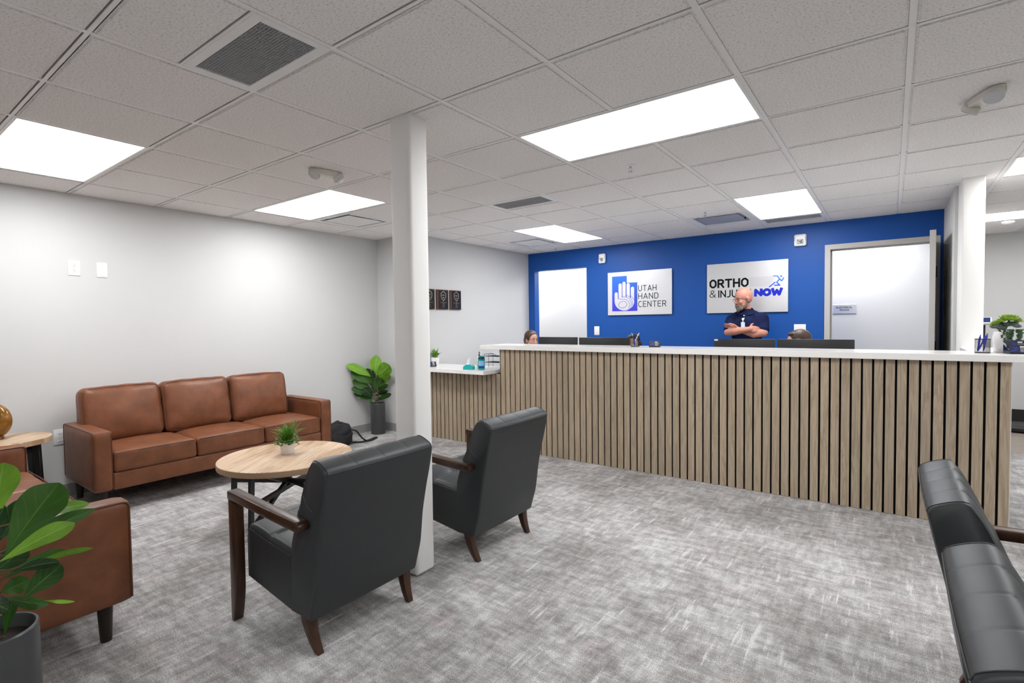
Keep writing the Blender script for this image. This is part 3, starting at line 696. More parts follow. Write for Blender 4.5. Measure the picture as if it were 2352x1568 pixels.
# ------------------------------------------------------------------ wall devices
def plate_on(o_loc, rz, label, w_, h_, kind, name='wall_outlet', cat='outlet'):
    t = thing(name, label, cat, o_loc, rz)
    B(-w_/2, w_/2, -.006, 0, -h_/2, h_/2, .002, 2).build('cover_plate', 'plate', t)
    if kind == 'outlet':
        for s in (-1, 1):
            B(-.017, .017, -.0078, -.006, s*.019-.013, s*.019+.013, .004, 2).build('socket', 'plate', t)
            mb = MB(); [mb.box(x-.0012, x+.0012, -.0082, -.0079, s*.019-.001, s*.019+.007) for x in (-.006, .006)]; mb.box(-.002, .002, -.0082, -.0079, s*.019-.009, s*.019-.005); mb.build('slot', 'plate_dark', t, smooth=False)
    elif kind == 'switch': B(-.016, .016, -.0085, -.006, -.033, .033, .002, 1).build('rocker', 'plate', t)
    elif kind == 'blank': B(-.022, .022, -.0075, -.006, -.043, .043, .002, 1).build('insert', 'plate', t)
    return t
plate_on((XL, .018, 1.826), PI/2, 'white duplex outlet high on the left wall', .075, .12, 'outlet')
plate_on((XL, .200, 1.823), PI/2, 'white blank wall plate high on the left wall, right of the outlet', .073, .122, 'blank', 'wall_plate', 'wall plate')
plate_on((XL, -.115, .484), PI/2, 'white outlet low on the wall behind the sofa arm', .075, .12, 'outlet')
plate_on((-1.03, YB, 1.217), 0, 'white light switch on the blue wall beside the open doorway', .080, .125, 'switch', 'light_switch', 'switch')
plate_on((1.545, YB, 1.225), 0, 'white outlet plate on the blue wall above the brown-haired head', .12, .12, 'blank', 'wall_plate', 'wall plate')
def strobe(x, z, w_, h_, label):
    t = thing('alarm_strobe', label, 'fire alarm', (x, YB, z), 0, 'white fire alarm strobes')
    B(-w_/2, w_/2, -.045, -.0005, -h_/2, h_/2, .018, 3).build('housing', 'plate', t)
    B(-w_*.26, w_*.26, -.058, -.045, -h_*.30, h_*.08, .008, 2).build('lens', 'lens', t)
    mb = MB()
    for i in range(4): mb.box(w_*.40, w_*.44, -.0462, -.0452, -h_*.05+i*.012, -h_*.05+i*.012+.006); mb.box(-w_*.44, -w_*.40, -.0462, -.0452, -h_*.05+i*.012, -h_*.05+i*.012+.006)
    strokes(mb, [[(-w_*.2, .0), (0, -.02), (w_*.18, .0), (w_*.05, -.03), (w_*.2, -.035)]], .006, -.0582, .001); mb.build('vent_slots', 'plate_dark', t, smooth=False)
strobe(-.927, 2.24, .105, .135, 'white fire alarm strobe above the UTAH HAND CENTER sign'); strobe(1.546, 2.238, .125, .135, 'white fire alarm strobe above and right of the ORTHO sign')
# ================================================================== armchairs (local: faces +x, origin on the floor at the rear leg tips)
def make_chair(label):
    t = thing('armchair', label, 'armchair', (0, 0, 0), 0, 'charcoal armchairs with dark wood arms')
    W2 = .285
    # backrest: side profile lofted across the width, puffed into four channels on front and top
    rear = [(.005, .150), (-.035, .28), (-.060, .45), (-.088, .58), (-.112, .68), (-.128, .765)]
    top = [(-.122, .780), (-.095, .794), (-.066, .805), (-.048, .8085)]
    front = [(-.034, .805), (-.014, .782), (.006, .745), (.040, .67), (.078, .59), (.105, .52), (.130, .44), (.135, .30), (.135, .150)]
    prof = rear+top+front
    def resample(P, n):
        P = [Vector((a[0], a[1])) for a in P]; d = [0]
        for a, b in zip(P, P[1:]): d.append(d[-1]+(b-a).length)
        out = []; k = 0
        for i in range(n):
            s_ = d[-1]*i/(n-1)
            while k < len(P)-2 and d[k+1] < s_: k += 1
            f = (s_-d[k])/max(1e-9, d[k+1]-d[k]); out.append(P[k].lerp(P[k+1], min(1, f)))
        return out
    def section(P, n): return resample(P, n)
    A = section(rear, 18); Bq = section([rear[-1]]+top+[front[0]], 9)[1:-1]; Cq = section(front, 30)
    ring = A+Bq+Cq; kind = [0]*len(A)+[1]*len(Bq)+[2]*len(Cq)
    cen = sum(ring, Vector((0, 0)))/len(ring)
    mb = MB(); NV = 96; rows = []; P3 = []
    for j in range(NV+1):
        v = -1+2*j/NV; y = v*W2; e = min(1, (1-abs(v))*W2/.014); ed = math.sqrt(max(0, 1-(1-e)**2)); row = []
        for k, (p, kd) in enumerate(zip(ring, kind)):
            px, pz = p
            ch = abs(math.sin(PI*(v+1)/2*4)); puff = 0; ds = min(abs(v-q_) for q_ in (-.5, 0, .5))*W2
            if kd == 1: puff = .001*ch-.0015*math.exp(-(ds/.0035)**2)
            if kd == 2:
                fr = min(1, max(0, (pz-.40)/.1)); puff = (.004*ch-.004*math.exp(-(ds/.006)**2))*fr
                if .60 < pz < .66: puff -= .006*fr*(1-abs(pz-.63)/.03)
            if kd == 0: puff = .004*(1-v*v)
            nx = 1 if kd == 2 else (-.9 if kd == 0 else -.3); nz = .5 if kd == 2 else (.0 if kd == 0 else 1)
            L = math.hypot(nx, nz); x = px+nx/L*puff; z = pz+nz/L*puff
            ins = .010*(1-ed); dd = Vector((cen.x-x, cen.y-z)); dd.normalize()
            row.append(mb.bm.verts.new((x+dd.x*ins, y, z+dd.y*ins)))
        rows.append(row); P3.append([v_.co.copy() for v_ in row])
    n = len(ring)
    for a, b in zip(rows, rows[1:]):
        for k in range(n): mb.bm.faces.new((a[k], a[(k+1) % n], b[(k+1) % n], b[k]))
    mb.bm.faces.new(rows[0][::-1]); mb.bm.faces.new(rows[-1])
    bk = mb.build('backrest', 'grey', t, ang=50)
    mb = MB()
    kt = len(A)-1
    mb.tube([P3[j][kt]+Vector((-.0006, 0, .0003)) for j in range(2, NV-1, 3)]+[P3[NV-2][kt]+Vector((-.0006, 0, .0003))], .0018, 6)
    for j, s in ((2, -1), (NV-2, 1)): mb.tube([P3[j][k]+Vector((0, s*.0012, .0004)) for k in range(kt, kt+len(Bq)+2)], .0016, 6)
    mb.build('piping', 'grey_pipe', bk)
    mb = MB()
    for s in (-1, 1): mb.tube([(.030, s*(W2+.0005), .66), (.012, s*(W2+.0015), .63), (-.03, s*(W2+.0005), .605)], .0008, 5)
    mb.build('stitching', mat_stitch, bk)
    # seat block with a tufted top
    mb = MB(); NX, NY = 30, 46; x0, x1 = .128, .493
    def topz(x): return .398+(x-x0)/(x1-x0)*.042
    rows = []
    for i in range(NX+1):
        u = i/NX; row = []
        for j in range(NY+1):
            v = -1+2*j/NY; x = x0+(x1-x0)*u; y = v*(W2-.002)
            gx_ = abs(math.sin(PI*u*2)); gy = abs(math.sin(PI*(v+1)/2*3))
            h = .012*min(1, (gx_*gy)**.3) + .010*(1-v*v)
            for bu in (.5,):
                for bv in (-1/3, 1/3): h -= .020*math.exp(-(((u-bu)*.36)**2+((v-bv)*.28)**2)/.0009)
            e = min(1, (1-abs(v))/.06); r = 1-math.sqrt(max(0, 1-(1-e)**2)); f = max(0, (u-.93)/.07); r2 = 1-math.sqrt(max(0, 1-f*f))
            row.append((x, y*(1), topz(x)+h*min(1, e*1.5)-.02*r-.03*r2))
        rows.append(row)
    V = [[mb.bm.verts.new(p) for p in r] for r in rows]
    for a, b in zip(V, V[1:]):
        for j in range(NY): mb.bm.faces.new((a[j], a[j+1], b[j+1], b[j]))
    bot = lambda x: .150+(x-x0)/(x1-x0)*.048
    Lb = [[mb.bm.verts.new((p[0], p[1], bot(p[0])+.006)) for p in (r[0], r[-1])] for r in rows]
    for i in range(NX):
        mb.bm.faces.new((V[i][0], V[i+1][0], Lb[i+1][0], Lb[i][0])); mb.bm.faces.new((V[i+1][-1], V[i][-1], Lb[i][1], Lb[i+1][1]))
    fr = [mb.bm.verts.new((x1, p[1], bot(x1)+.006)) for p in rows[-1][1:-1]]; fr = [Lb[-1][0]]+fr+[Lb[-1][1]]
    for j in range(NY): mb.bm.faces.new((V[-1][j], V[-1][j+1], fr[j+1], fr[j]))
    mb.bm.faces.new([a[0] for a in Lb]+fr[1:-1]+[a[1] for a in reversed(Lb)])
    st = mb.build('seat', 'grey', t, ang=55)
    mb = MB()
    for v in (-1/3, 1/3): mb.ell((.31, v*W2, .418), (.011, .011, .005), 8)
    mb.build('button', 'grey', st)
    mb = MB()
    for s in (-1, 1): mb.tube([(.13, s*(W2-.001), .386), (.3, s*(W2-.0005), .402), (.47, s*(W2-.001), .424), (.493, s*(W2-.003), .414)], .0022, 6)
    mb.tube([(.494, -W2+.004, .414), (.496, 0, .416), (.494, W2-.004, .414)], .0022, 6); mb.build('piping', 'grey_pipe', st)
    # arms: post with its rail
    for s in (-1, 1):
        ya, yb = (W2+.002, W2+.052) if s > 0 else (-W2-.052, -W2-.002)
        mb = MB(); mb.prism([(.500, .545), (.558, .562), (.558, .0), (.532, 0), (.520, .05), (.509, .10), (.502, .15), (.500, .22)], ya+.004, yb-.002, 'y', .005, 2)
        mb.build('front_leg', 'walnut', t)
        yin = ya+.012 if s < 0 else ya
        mb = MB(); mb.prism([(.562, .590), (.555, .597), (.25, .580), (.008, .5705), (-.006, .566), (-.014, .554), (-.013, .538), (-.002, .529), (.20, .538), (.45, .552), (.562, .558)], ya, yb, 'y', .005, 2)
        ar = mb.build('armrest', 'walnut', t)
        mb = MB(); mb.tube([(.026, s*(W2+.050), .548), (.026, s*(W2+.0535), .548)], .0075, 14); mb.build('wood_plug', 'sofa_leg', ar)
        mb = MB(); P0 = [(.060, s*(W2-.030), .165), (.057, s*(W2-.031), .125), (.047, s*(W2-.034), .080), (.031, s*(W2-.038), .038), (.010, s*(W2-.042), .0)]
        R0 = [.025, .023, .020, .0175, .0145]; rings = []
        for (x, y, z), r in zip(P0, R0): rings.append([mb.bm.verts.new((x+a*r, y+b*r, z)) for a, b in ((-1, -1), (1, -1), (1, 1), (-1, 1))])
        for a, b in zip(rings, rings[1:]):
            for k in range(4): mb.bm.faces.new((a[k], a[(k+1) % 4], b[(k+1) % 4], b[k]))
        mb.bm.faces.new(rings[0]); mb.bm.faces.new(rings[-1])
        bmesh.ops.bevel(mb.bm, geom=list(mb.bm.edges), offset=.003, segments=2, affect='EDGES', profile=.5); mb.build('rear_leg', 'walnut', t)
    return t
mat_stitch = mat('pale_stitch', (.11, .115, .12), .6)
ch = make_chair('charcoal armchair seen from behind, left of the white pillar, nearest the coffee table')
ch.location = (.53, .175, 0); ch.rotation_euler = (0, 0, PI)
dup(ch, (.536, 1.172, 0), PI, 'charcoal armchair seen from behind, right of the white pillar in front of the desk')
dup(ch, (2.605, .962, 0), 0, 'farther of the two charcoal armchairs at the right edge, before the desk end')
dup(ch, (2.620, .085, 0), 0, 'nearest charcoal armchair, its back filling the lower right corner')

# ================================================================== sofas (local: faces +x, front plane x=0, centred on y)
def make_sofa(label):
    t = thing('sofa', label, 'sofa', (0, 0, 0), 0, 'cognac leather sofas'); D = .73; H = .957; AW = .115
    B(-D+.01, -.006, -H+AW, H-AW, .165, .292, .012, 3).build('base', 'brown', t)
    B(-D, -D+.13, -.86, .73, .165, .80, .03, 3).build('back_frame', 'brown', t)
    for s in (-1, 1):
        y0, y1 = (H-AW, H) if s > 0 else (-H, -H+AW)
        ar = MB().cushion((-.365, (y0+y1)/2, .383), (.365, AW/2, .218), .022, (.0, .003, .003), 10).build('armrest', 'brown', t)
        mb = MB()
        for yy in (y0+.006, y1-.006):
            r_ = .022; pts = [(-.006, yy, .18), (-.006, yy, .572)]+[(-.006-r_+r_*math.cos(a), yy, .572+r_*math.sin(a)) for a in np.linspace(.2, PI/2, 5)]+[(-.70, yy, .5945), (-.719, yy, .587), (-.7245, yy, .57), (-.7245, yy, .19)]
            mb.tube(pts, .0040, 7)
        mb.build('piping', 'brown_pipe', ar)
    w3 = (2*H-2*AW)/3
    for k in range(3):
        y = -H+AW+w3*(k+.5)
        sc = MB().cushion((-.30, y, .366), (.300, w3/2-.003, .076), .024, (.004, .002, .024), 14, wr=.003).build('seat_cushion', 'brown', t)
        mb = MB(); mb.tube([(.001, y-w3/2+.012, .434), (.0045, y, .436), (.001, y+w3/2-.012, .434)], .0035, 7); mb.build('piping', 'brown_pipe', sc)
    R = Matrix.Translation((-.50, 0, .42)) @ Matrix.Rotation(-.16, 4, 'Y')
    for k, (a, b) in enumerate(((-.90, -.353), (-.347, .205), (.211, .765))):
        y = (a+b)/2
        bc = MB().cushion((0, y, .235), (.085, (b-a)/2-.001, .222), .055, (.045, .004, .006), 16, R, wr=.006).build('back_cushion', 'brown', t)
        mb = MB(); hz = .222-.010; hy = (b-a)/2-.013; n = 56; pts = []
        for i in range(n+1):
            an = 2*PI*i/n; cx_, sx_ = math.cos(an), math.sin(an); pts.append(R @ Vector((.0715, y+math.copysign(abs(cx_)**.25, cx_)*hy, .235+math.copysign(abs(sx_)**.25, sx_)*hz)))
        mb.tube(pts, .0028, 6); mb.build('piping', 'brown_pipe', bc)
    for sx in (-.085, -.66):
        for s in (-1, 1): MB().lathe([(0, 0), (.021, 0), (.029, .168), (0, .168)], 20, (sx, s*(H-.075), 0)).build('leg', 'sofa_leg', t)
    return t
so = make_sofa('three-seat cognac leather sofa along the white left wall')
so.location = (-2.12, .848, 0)
s2_ = dup(so, (-1.195, -.463, 0), PI/2, 'second cognac leather sofa in the lower left, its arm end towards the viewer')

# ================================================================== coffee table
ct2 = thing('coffee_table', 'round coffee table with light oak top and black metal frame, before the sofa', 'coffee table', (-.935, .647, 0), 0)
MB().lathe([(0, .458), (.420, .458), (.424, .455), (.424, .420), (.420, .418), (0, .418)], 96).build('tabletop', 'oak', ct2, ang=30)
MB().lathe([(.4243, .4545), (.4247, .453), (.4247, .421), (.4243, .4195)], 96).build('edge_band', 'oak_edge', ct2)
a0 = math.radians(-68); LG = []
def bar(mb, p, q_, w_, th):
    p = Vector(p); q_ = Vector(q_); d = (q_-p).normalized(); s = d.cross(Vector((0, 0, 1)))
    if s.length < .1: s = Vector((math.cos(0), 0, 0))
    s.normalize(); n = d.cross(s); vs = [x+s*a*w_/2+n*b*th/2 for x in (p, q_) for a, b in ((-1, -1), (1, -1), (1, 1), (-1, 1))]
    mb.raw(vs, [(3, 2, 1, 0), (4, 5, 6, 7), (0, 1, 5, 4), (1, 2, 6, 5), (2, 3, 7, 6), (3, 0, 4, 7)])
tops = [(.155, -.435+.05), (.365, -.06), (.06, .37), (-.36, .06)]
angs = [math.radians(d) for d in (207, 300, 38, 123)]
for a in angs:
    r0, r1 = .400, .425; T = Matrix.Rotation(a, 4, 'Z')
    mb = MB(); mb.prism([(r0-.022, .4175), (r0+.018, .4175), (r1+.014, 0), (r1-.018, 0)], -.010, .010, 'y', .002, 1, T); mb.build('leg', 'black', ct2)
pt_ = [Vector((math.cos(a), math.sin(a), 0)) for a in angs]
Z_ = Vector((0, 0, 1))
mb = MB(); bar(mb, pt_[0]*.41+Z_*.27, pt_[2]*.41+Z_*.27, .030, .026); mb.build('rail', 'black', ct2, smooth=False)
mb = MB(); bar(mb, pt_[1]*.41+Z_*.235, pt_[3]*.41+Z_*.235, .030, .026); mb.build('rail', 'black', ct2, smooth=False)
for p_, q2 in ((pt_[1]*.41+Z_*.10, pt_[3]*.30+Z_*.405), (pt_[3]*.41+Z_*.10, pt_[1]*.30+Z_*.405), (pt_[2]*.41+Z_*.10, pt_[0]*.30+Z_*.405)):
    mb = MB(); bar(mb, p_, q2, .026, .022); mb.build('cross_brace', 'black', ct2, smooth=False)
# side table in the corner
st_ = thing('side_table', 'round oak-topped side table with black legs at the left edge', 'side table', (-2.60, -.488, 0))
MB().lathe([(0, .572), (.257, .572), (.260, .569), (.260, .536), (.257, .534), (0, .534)], 72).build('tabletop', 'oak', st_, ang=30)
for a in (62, 118, 242, 298):
    a = math.radians(a); T = Matrix.Rotation(a, 4, 'Z'); mb = MB(); mb.prism([(.165, .5335), (.200, .5335), (.215, 0), (.185, 0)], -.022, .022, 'y', .002, 1, T); mb.build('leg', 'black', st_)
mb = MB(); [bar(mb, (.172*math.cos(a), .172*math.sin(a), .47), (-.172*math.cos(a), -.172*math.sin(a), .47), .02, .02) for a in (math.radians(62), math.radians(118))]; mb.build('rail', 'black', st_)
vs = thing('vase', 'amber glazed ring-shaped vase on the side table, cut by the left edge', 'vase', (-2.655, -.518, .5725), math.radians(36))
mb = MB(); pts = []; rr = []
for i in range(49):
    a = -PI/2+2*PI*i/48; pts.append((.082*math.cos(a), 0, .135+.085*math.sin(a))); rr.append(.036-.004*math.sin(a))
n = 18; rings = []
for (x, y, z), r, i in zip(pts[:-1], rr, range(48)):
    a = -PI/2+2*PI*i/48; er = Vector((math.cos(a), 0, math.sin(a))); rings.append([mb.bm.verts.new(Vector((x, y, z))+er*math.cos(2*PI*k/n)*r+Vector((0, 1, 0))*math.sin(2*PI*k/n)*r) for k in range(n)])
for i in range(48):
    A, Bq = rings[i], rings[(i+1) % 48]
    for k in range(n): mb.bm.faces.new((A[k], A[(k+1) % n], Bq[(k+1) % n], Bq[k]))
mb.build('ring_body', 'amber', vs, ang=180)
MB().lathe([(0, 0), (.050, 0), (.053, .008), (.042, .03), (.030, .045), (0, .05)], 32).build('foot', 'amber', vs)
MB().lathe([(.022, .235), (.019, .27), (.021, .32), (.026, .335), (.023, .335), (.016, .30), (0, .29)], 28).build('neck', 'amber', vs)
# ================================================================== plants
def pot(t, r, h, m='pot'):
    MB().lathe([(0, 0), (r*.97, 0), (r, .006), (r, h-.004), (r-.003, h), (r-.009, h), (r-.011, h-.006), (r-.011, h-.05), (0, h-.05)], 56).build('pot', m, t, ang=35)
    MB().lathe([(0, h-.046), (r-.0115, h-.044)], 40).build('soil', 'soil', t)
def fig(t, org, specs, depth, stems, scale_w):
    org = Vector(org); inv = Matrix.Translation(org).inverted()
    mbs = {'leaf': MB(), 'leaf_backlit': MB()}
    st = MB(); rng = random.Random(3)
    for (bx, by, tx, ty, wpx, d0, d1, kind, twist) in specs:
        q1 = at_d(tx, ty, depth+d1)
        if q1.x < XL+.03: q1 = on_x(tx, ty, XL+.03)
        if q1.y > YJ-.03 and q1.x < XJ+.2: q1 = on_y(tx, ty, YJ-.03)
        b = inv @ at_d(bx, by, depth+d0); tp = inv @ q1
        d = (tp-b); L = d.length
        vw = (at_d((bx+tx)/2, (by+ty)/2, depth)-O_).normalized(); side = d.cross(vw).normalized()
        side = (Matrix.Rotation(twist, 3, d.normalized()) @ side)
        leaf(mbs[kind], b, tp, wpx*depth/FPX*scale_w, side,   .07, .13, .05, 'fig', 12, 24, rng.random()*6)
        s0 = Vector((stems[0][0]*0, 0, 0))
        # short petiole back to the nearest trunk point
        zz = max(stems[0][2], min(stems[-1][2], b.z-.02)); near = None
        for p, q_ in zip(stems, stems[1:]):
            if p[2] <= zz <= q_[2]: f = (zz-p[2])/max(1e-6, q_[2]-p[2]); near = Vector(p).lerp(Vector(q_), f)
        if near is None: near = Vector(stems[0])
        st.tube([near, (near+b)/2+Vector((0, 0, -.006)), b], [.0045, .0032, .0028], 6)
    mbs['leaf'].build('foliage', 'leaf', t, ang=180)
    if len(mbs['leaf_backlit'].bm.faces): o = mbs['leaf_backlit'].build('foliage', 'leaf_backlit', t, ang=180); o['label'] = 'upper leaves coloured brighter green as if light shines through'
    else: mbs['leaf_backlit'].bm.free()
    st.tube(stems, [.010]*len(stems), 8); st.build('stem', 'stem', t)
po = on_z(860, 990); po = Vector((-2.715, 2.865, 0))
p1 = thing('potted_fig', 'fiddle-leaf fig in a tall charcoal cylinder pot, in the corner beyond the sofa', 'potted plant', po)
pot(p1, .089, .378)
D1 = (po-O_).dot(F_)
sp = [(857, 868, 865, 815, 30, 0, .02, 'leaf_backlit', .2), (856, 866, 795, 838, 24, 0, -.1, 'leaf_backlit', .5), (862, 868, 895, 838, 36, 0, -.12, 'leaf_backlit', -.1), (860, 888, 897, 862, 22, 0, -.05, 'leaf_backlit', .4),
 (855, 882, 806, 850, 32, 0, .0, 'leaf', .3), (853, 893, 809, 874, 26, 0, -.08, 'leaf', .2), (855, 906, 807, 892, 24, 0, -.02, 'leaf', .4), (857, 916, 813, 903, 20, 0, .05, 'leaf', .3),
 (860, 902, 892, 883, 16, 0, .03, 'leaf', .6), (860, 910, 891, 897, 13, 0, -.05, 'leaf', .5), (861, 922, 899, 904, 15, 0, .0, 'leaf', .4), (857, 890, 842, 846, 30, -.02, -.06, 'leaf', -.2),
 (858, 896, 878, 868, 26, -.02, -.08, 'leaf', .1), (857, 912, 834, 892, 24, -.02, -.10, 'leaf', .2), (858, 925, 842, 918, 10, -.02, -.05, 'leaf', .2), (857, 905, 868, 880, 22, .02, .08, 'leaf', -.2)]
fig(p1, po, sp, D1, [(0, 0, .33), (.004, .003, .45), (-.002, .002, .55), (.0, 0, .72)], 1.0)
po = Vector((.128, -.950, 0))
p2 = thing('potted_fig', 'large fiddle-leaf fig in a charcoal pot cut by the lower left corner', 'potted plant', po)
pot(p2, .112, .395)
D2 = (po-O_).dot(F_)
sp = [(12, 1275, 136, 1108, 92, -.06, -.10, 'leaf', .15), (-10, 1190, 8, 1062, 74, .02, -.02, 'leaf_backlit', .1), (-5, 1292, 172, 1200, 44, -.10, -.12, 'leaf_backlit', .25), (95, 1178, 206, 1156, 30, .08, .10, 'leaf_backlit', -.2),
 (35, 1252, 219, 1168, 38, .02, .06, 'leaf', -.3), (60, 1300, 214, 1258, 17, -.02, .02, 'leaf_backlit', .5), (50, 1375, 142, 1296, 58, .0, .03, 'leaf', .1), (15, 1372, 112, 1388, 30, -.05, -.08, 'leaf', .3), (100, 1378, 172, 1381, 9, -.06, -.05, 'leaf_backlit', .3),
 (5, 1330, 150, 1262, 34, .02, .05, 'leaf', .3), (20, 1315, 138, 1290, 30, -.05, -.04, 'leaf', .5), (-20, 1320, 60, 1250, 60, .05, .05, 'leaf', -.2), (-25, 1300, -60, 1120, 90, 0, 0, 'leaf', .2), (-30, 1340, -150, 1230, 90, 0, -.1, 'leaf', .2),
 (-20, 1380, 20, 1400, 40, -.08, -.15, 'leaf', .2), (10, 1460, 30, 1375, 26, -.02, -.04, 'leaf', .1), (0, 1360, 70, 1330, 46, .06, .08, 'leaf', .1), (0, 1240, 70, 1140, 60, .1, .14, 'leaf', -.2), (-40, 1260, -140, 1130, 80, .05, .05, 'leaf', .3)]
fig(p2, po, sp, D2, [(0, 0, .34), (-.01, .0, .45), (-.02, .0, .58), (-.03, .01, .74)], 1.0)
# fern on the coffee table
c = on_z(658, 1043, .459)
p3 = thing('potted_fern', 'small green fern in a white pot on the coffee table', 'potted plant', (c.x-.02, c.y+.02, .4585))
MB().lathe([(0, 0), (.036, 0), (.040, .004), (.051, .078), (.052, .082), (.049, .083), (.045, .072), (0, .070)], 40).build('pot', 'white_pot', p3)
MB().lathe([(0, .074), (.046, .074)], 24).build('soil', 'soil', p3)
rng = random.Random(11); mb = MB()
def frond(mb, b, a, lean, L, w_, n=10, shape='blade'):
    pts = []
    for i in range(n+1):
        s_ = i/n; th = lean*(.35+1.0*s_); r = L*s_
        pts.append(Vector(b)+Vector((math.cos(a)*math.sin(th)*r, math.sin(a)*math.sin(th)*r, math.cos(th)*r)))
    for i in range(1, n):
        d = (pts[i+1]-pts[i-1]).normalized(); sd = d.cross(Vector((math.sin(a), -math.cos(a), .2))).normalized(); sd = Vector((-math.sin(a), math.cos(a), .15)).normalized()
        ww = w_*math.sin(PI*(i/n)**.7)
        for s in (-1, 1): leaf(mb, pts[i], pts[i]+(sd*s+d*.55).normalized()*ww, ww*.38, d, .1, 0, 0, 'e', 2, 3)
    return pts
stm = MB()
for k in range(40):
    a = rng.random()*2*PI; lean = rng.uniform(.12, .75); L = rng.uniform(.10, .185)*(1-.15*lean); pts = frond(mb, (rng.uniform(-.015, .015), rng.uniform(-.015, .015), .074), a, lean, L, rng.uniform(.020, .030)); stm.tube(pts, [.0011]*len(pts), 4)
for k in range(70):
    a = rng.random()*2*PI; le = rng.uniform(.25, 1.0); L = rng.uniform(.07, .14); b = Vector((math.cos(a)*.012, math.sin(a)*.012, .074)); tpv = b+Vector((math.cos(a)*math.sin(le), math.sin(a)*math.sin(le), math.cos(le)))*L
    leaf(mb, b, tpv, .010, Vector((-math.sin(a), math.cos(a), 0)), .12, .1, 0, 'blade', 2, 7)
for k in range(130):
    a = rng.random()*2*PI; r0 = rng.uniform(.03, .080); b = Vector((math.cos(a)*r0, math.sin(a)*r0, .078+rng.uniform(-.012, .03)))
    for j in range(4):
        a2 = a+rng.uniform(-1, 1); leaf(mb, b, b+Vector((math.cos(a2), math.sin(a2), rng.uniform(-.6, .5)))*.014, .011, None, .1, .1, 0, 'e', 2, 3)
mb.build('foliage', 'fern', p3, ang=180); stm.build('stem', 'fern', p3)
# small plant on the low shelf
p4 = thing('potted_plant', 'small leafy plant in a white pot on the low shelf, half hidden by the pillar', 'potted plant', (-2.145, 3.30, .8425))
MB().lathe([(0, 0), (.040, 0), (.044, .004), (.050, .088), (.047, .088), (.044, .078), (0, .078)], 32).build('pot', 'white_pot', p4)
mb = MB(); rng = random.Random(5)
for k in range(70):
    a = rng.random()*2*PI; le = rng.uniform(.1, 1.25); L = rng.uniform(.05, .115); b = Vector((math.cos(a)*.02, math.sin(a)*.02, .08+rng.uniform(0, .03))); tpv = b+Vector((math.cos(a)*math.sin(le), math.sin(a)*math.sin(le), math.cos(le)))*L
    leaf(mb, b, tpv, .016, Vector((-math.sin(a), math.cos(a), 0)), .12, .1, 0, 'blade', 2, 6)
mb.build('foliage', 'fern', p4, ang=180)
# succulents in a white swirled vase at the right end of the counter
p5 = thing('succulent_vase', 'white swirled vase of green and grey succulents at the right end of the counter', 'potted plant', (2.976, 3.378, ZT+.0005))
mb = MB(); n = 40; prof = [(.030, 0), (.040, .004), (.046, .03), (.050, .07), (.048, .10), (.042, .125), (.040, .135)]; rings = []
for r, z in prof:
    rings.append([mb.bm.verts.new(((r+.0035*math.sin(5*2*PI*k/n+z*40))*math.cos(2*PI*k/n), (r+.0035*math.sin(5*2*PI*k/n+z*40))*math.sin(2*PI*k/n), z)) for k in range(n)])
for A, Bq in zip(rings, rings[1:]):
    for k in range(n): mb.bm.faces.new((A[k], A[(k+1) % n], Bq[(k+1) % n], Bq[k]))
mb.bm.faces.new(rings[0][::-1]); mb.bm.faces.new(rings[-1]); mb.build('vase', 'white_pot', p5, ang=60)
def rosette(c, r, m, rows=4, tilt=(0, 0), flat=1.0):
    mb = MB(); c = Vector(c); Rm = Matrix.Rotation(tilt[0], 3, 'X') @ Matrix.Rotation(tilt[1], 3, 'Y'); k = 0
    for ring in range(rows):
        nn = 6+ring*2; el = (1-ring/rows)*1.25+.12; L = r*(.5+.5*(ring+1)/rows)
        for i in range(nn):
            a = 2*PI*i/nn+ring*.5; d = Rm @ Vector((math.cos(a)*math.cos(el), math.sin(a)*math.cos(el), math.sin(el)*flat))
            sd = Rm @ Vector((-math.sin(a), math.cos(a), 0)); b = bmesh.new(); bmesh.ops.create_uvsphere(b, u_segments=10, v_segments=6, radius=1)
            up = d.cross(sd)
            for v in b.verts: v.co = c+d*(L*.52+v.co.x*L*.5)+sd*(v.co.y*L*.24)+up*(v.co.z*L*.07+.12*L*v.co.x**2)
            mb.merge(b)
    mb.build('rosette', m, p5, ang=180)
rosette((.030, -.005, .205), .064, 'suc_green', 5, (.05, .1)); rosette((-.030, .0, .180), .042, 'suc_green', 4, (.1, -.4))
rosette((-.035, -.02, .158), .036, 'suc_grey', 4, (.4, -.2)); rosette((.055, -.015, .163), .036, 'suc_grey', 4, (.4, .3)); rosette((.0, .03, .17), .04, 'suc_dark', 4); rosette((.020, -.01, .165), .040, 'suc_dark', 4); rosette((.048, .012, .178), .036, 'suc_dark', 4); rosette((.066, .01, .196), .040, 'suc_green', 4, (.0, .35)); rosette((-.004, -.012, .196), .040, 'suc_green', 4, (.1, -.2)); rosette((-.012, -.02, .150), .036, 'suc_grey', 4, (.5, 0))
mb = MB(); rng = random.Random(9)
for s0 in range(16):
    x, y = rng.uniform(-.005, .085), rng.uniform(-.062, -.040); z = .155
    for i in range(rng.randint(9, 17)):
        x += rng.uniform(-.004, .004); z -= .0062; mb.ell((x+rng.uniform(-.007, .007), y+rng.uniform(-.005, .005), z), (.0062, .0042, .0040), 5)
mb.build('trailing_strings', 'suc_dark', p5, ang=180)
mb = MB(); mb.tube([(0, 0, .12), (.02, 0, .17), (.03, 0, .21)], .006); mb.tube([(0, 0, .12), (-.02, 0, .15), (-.03, 0, .175)], .005); mb.build('stem', 'suc_dark', p5)

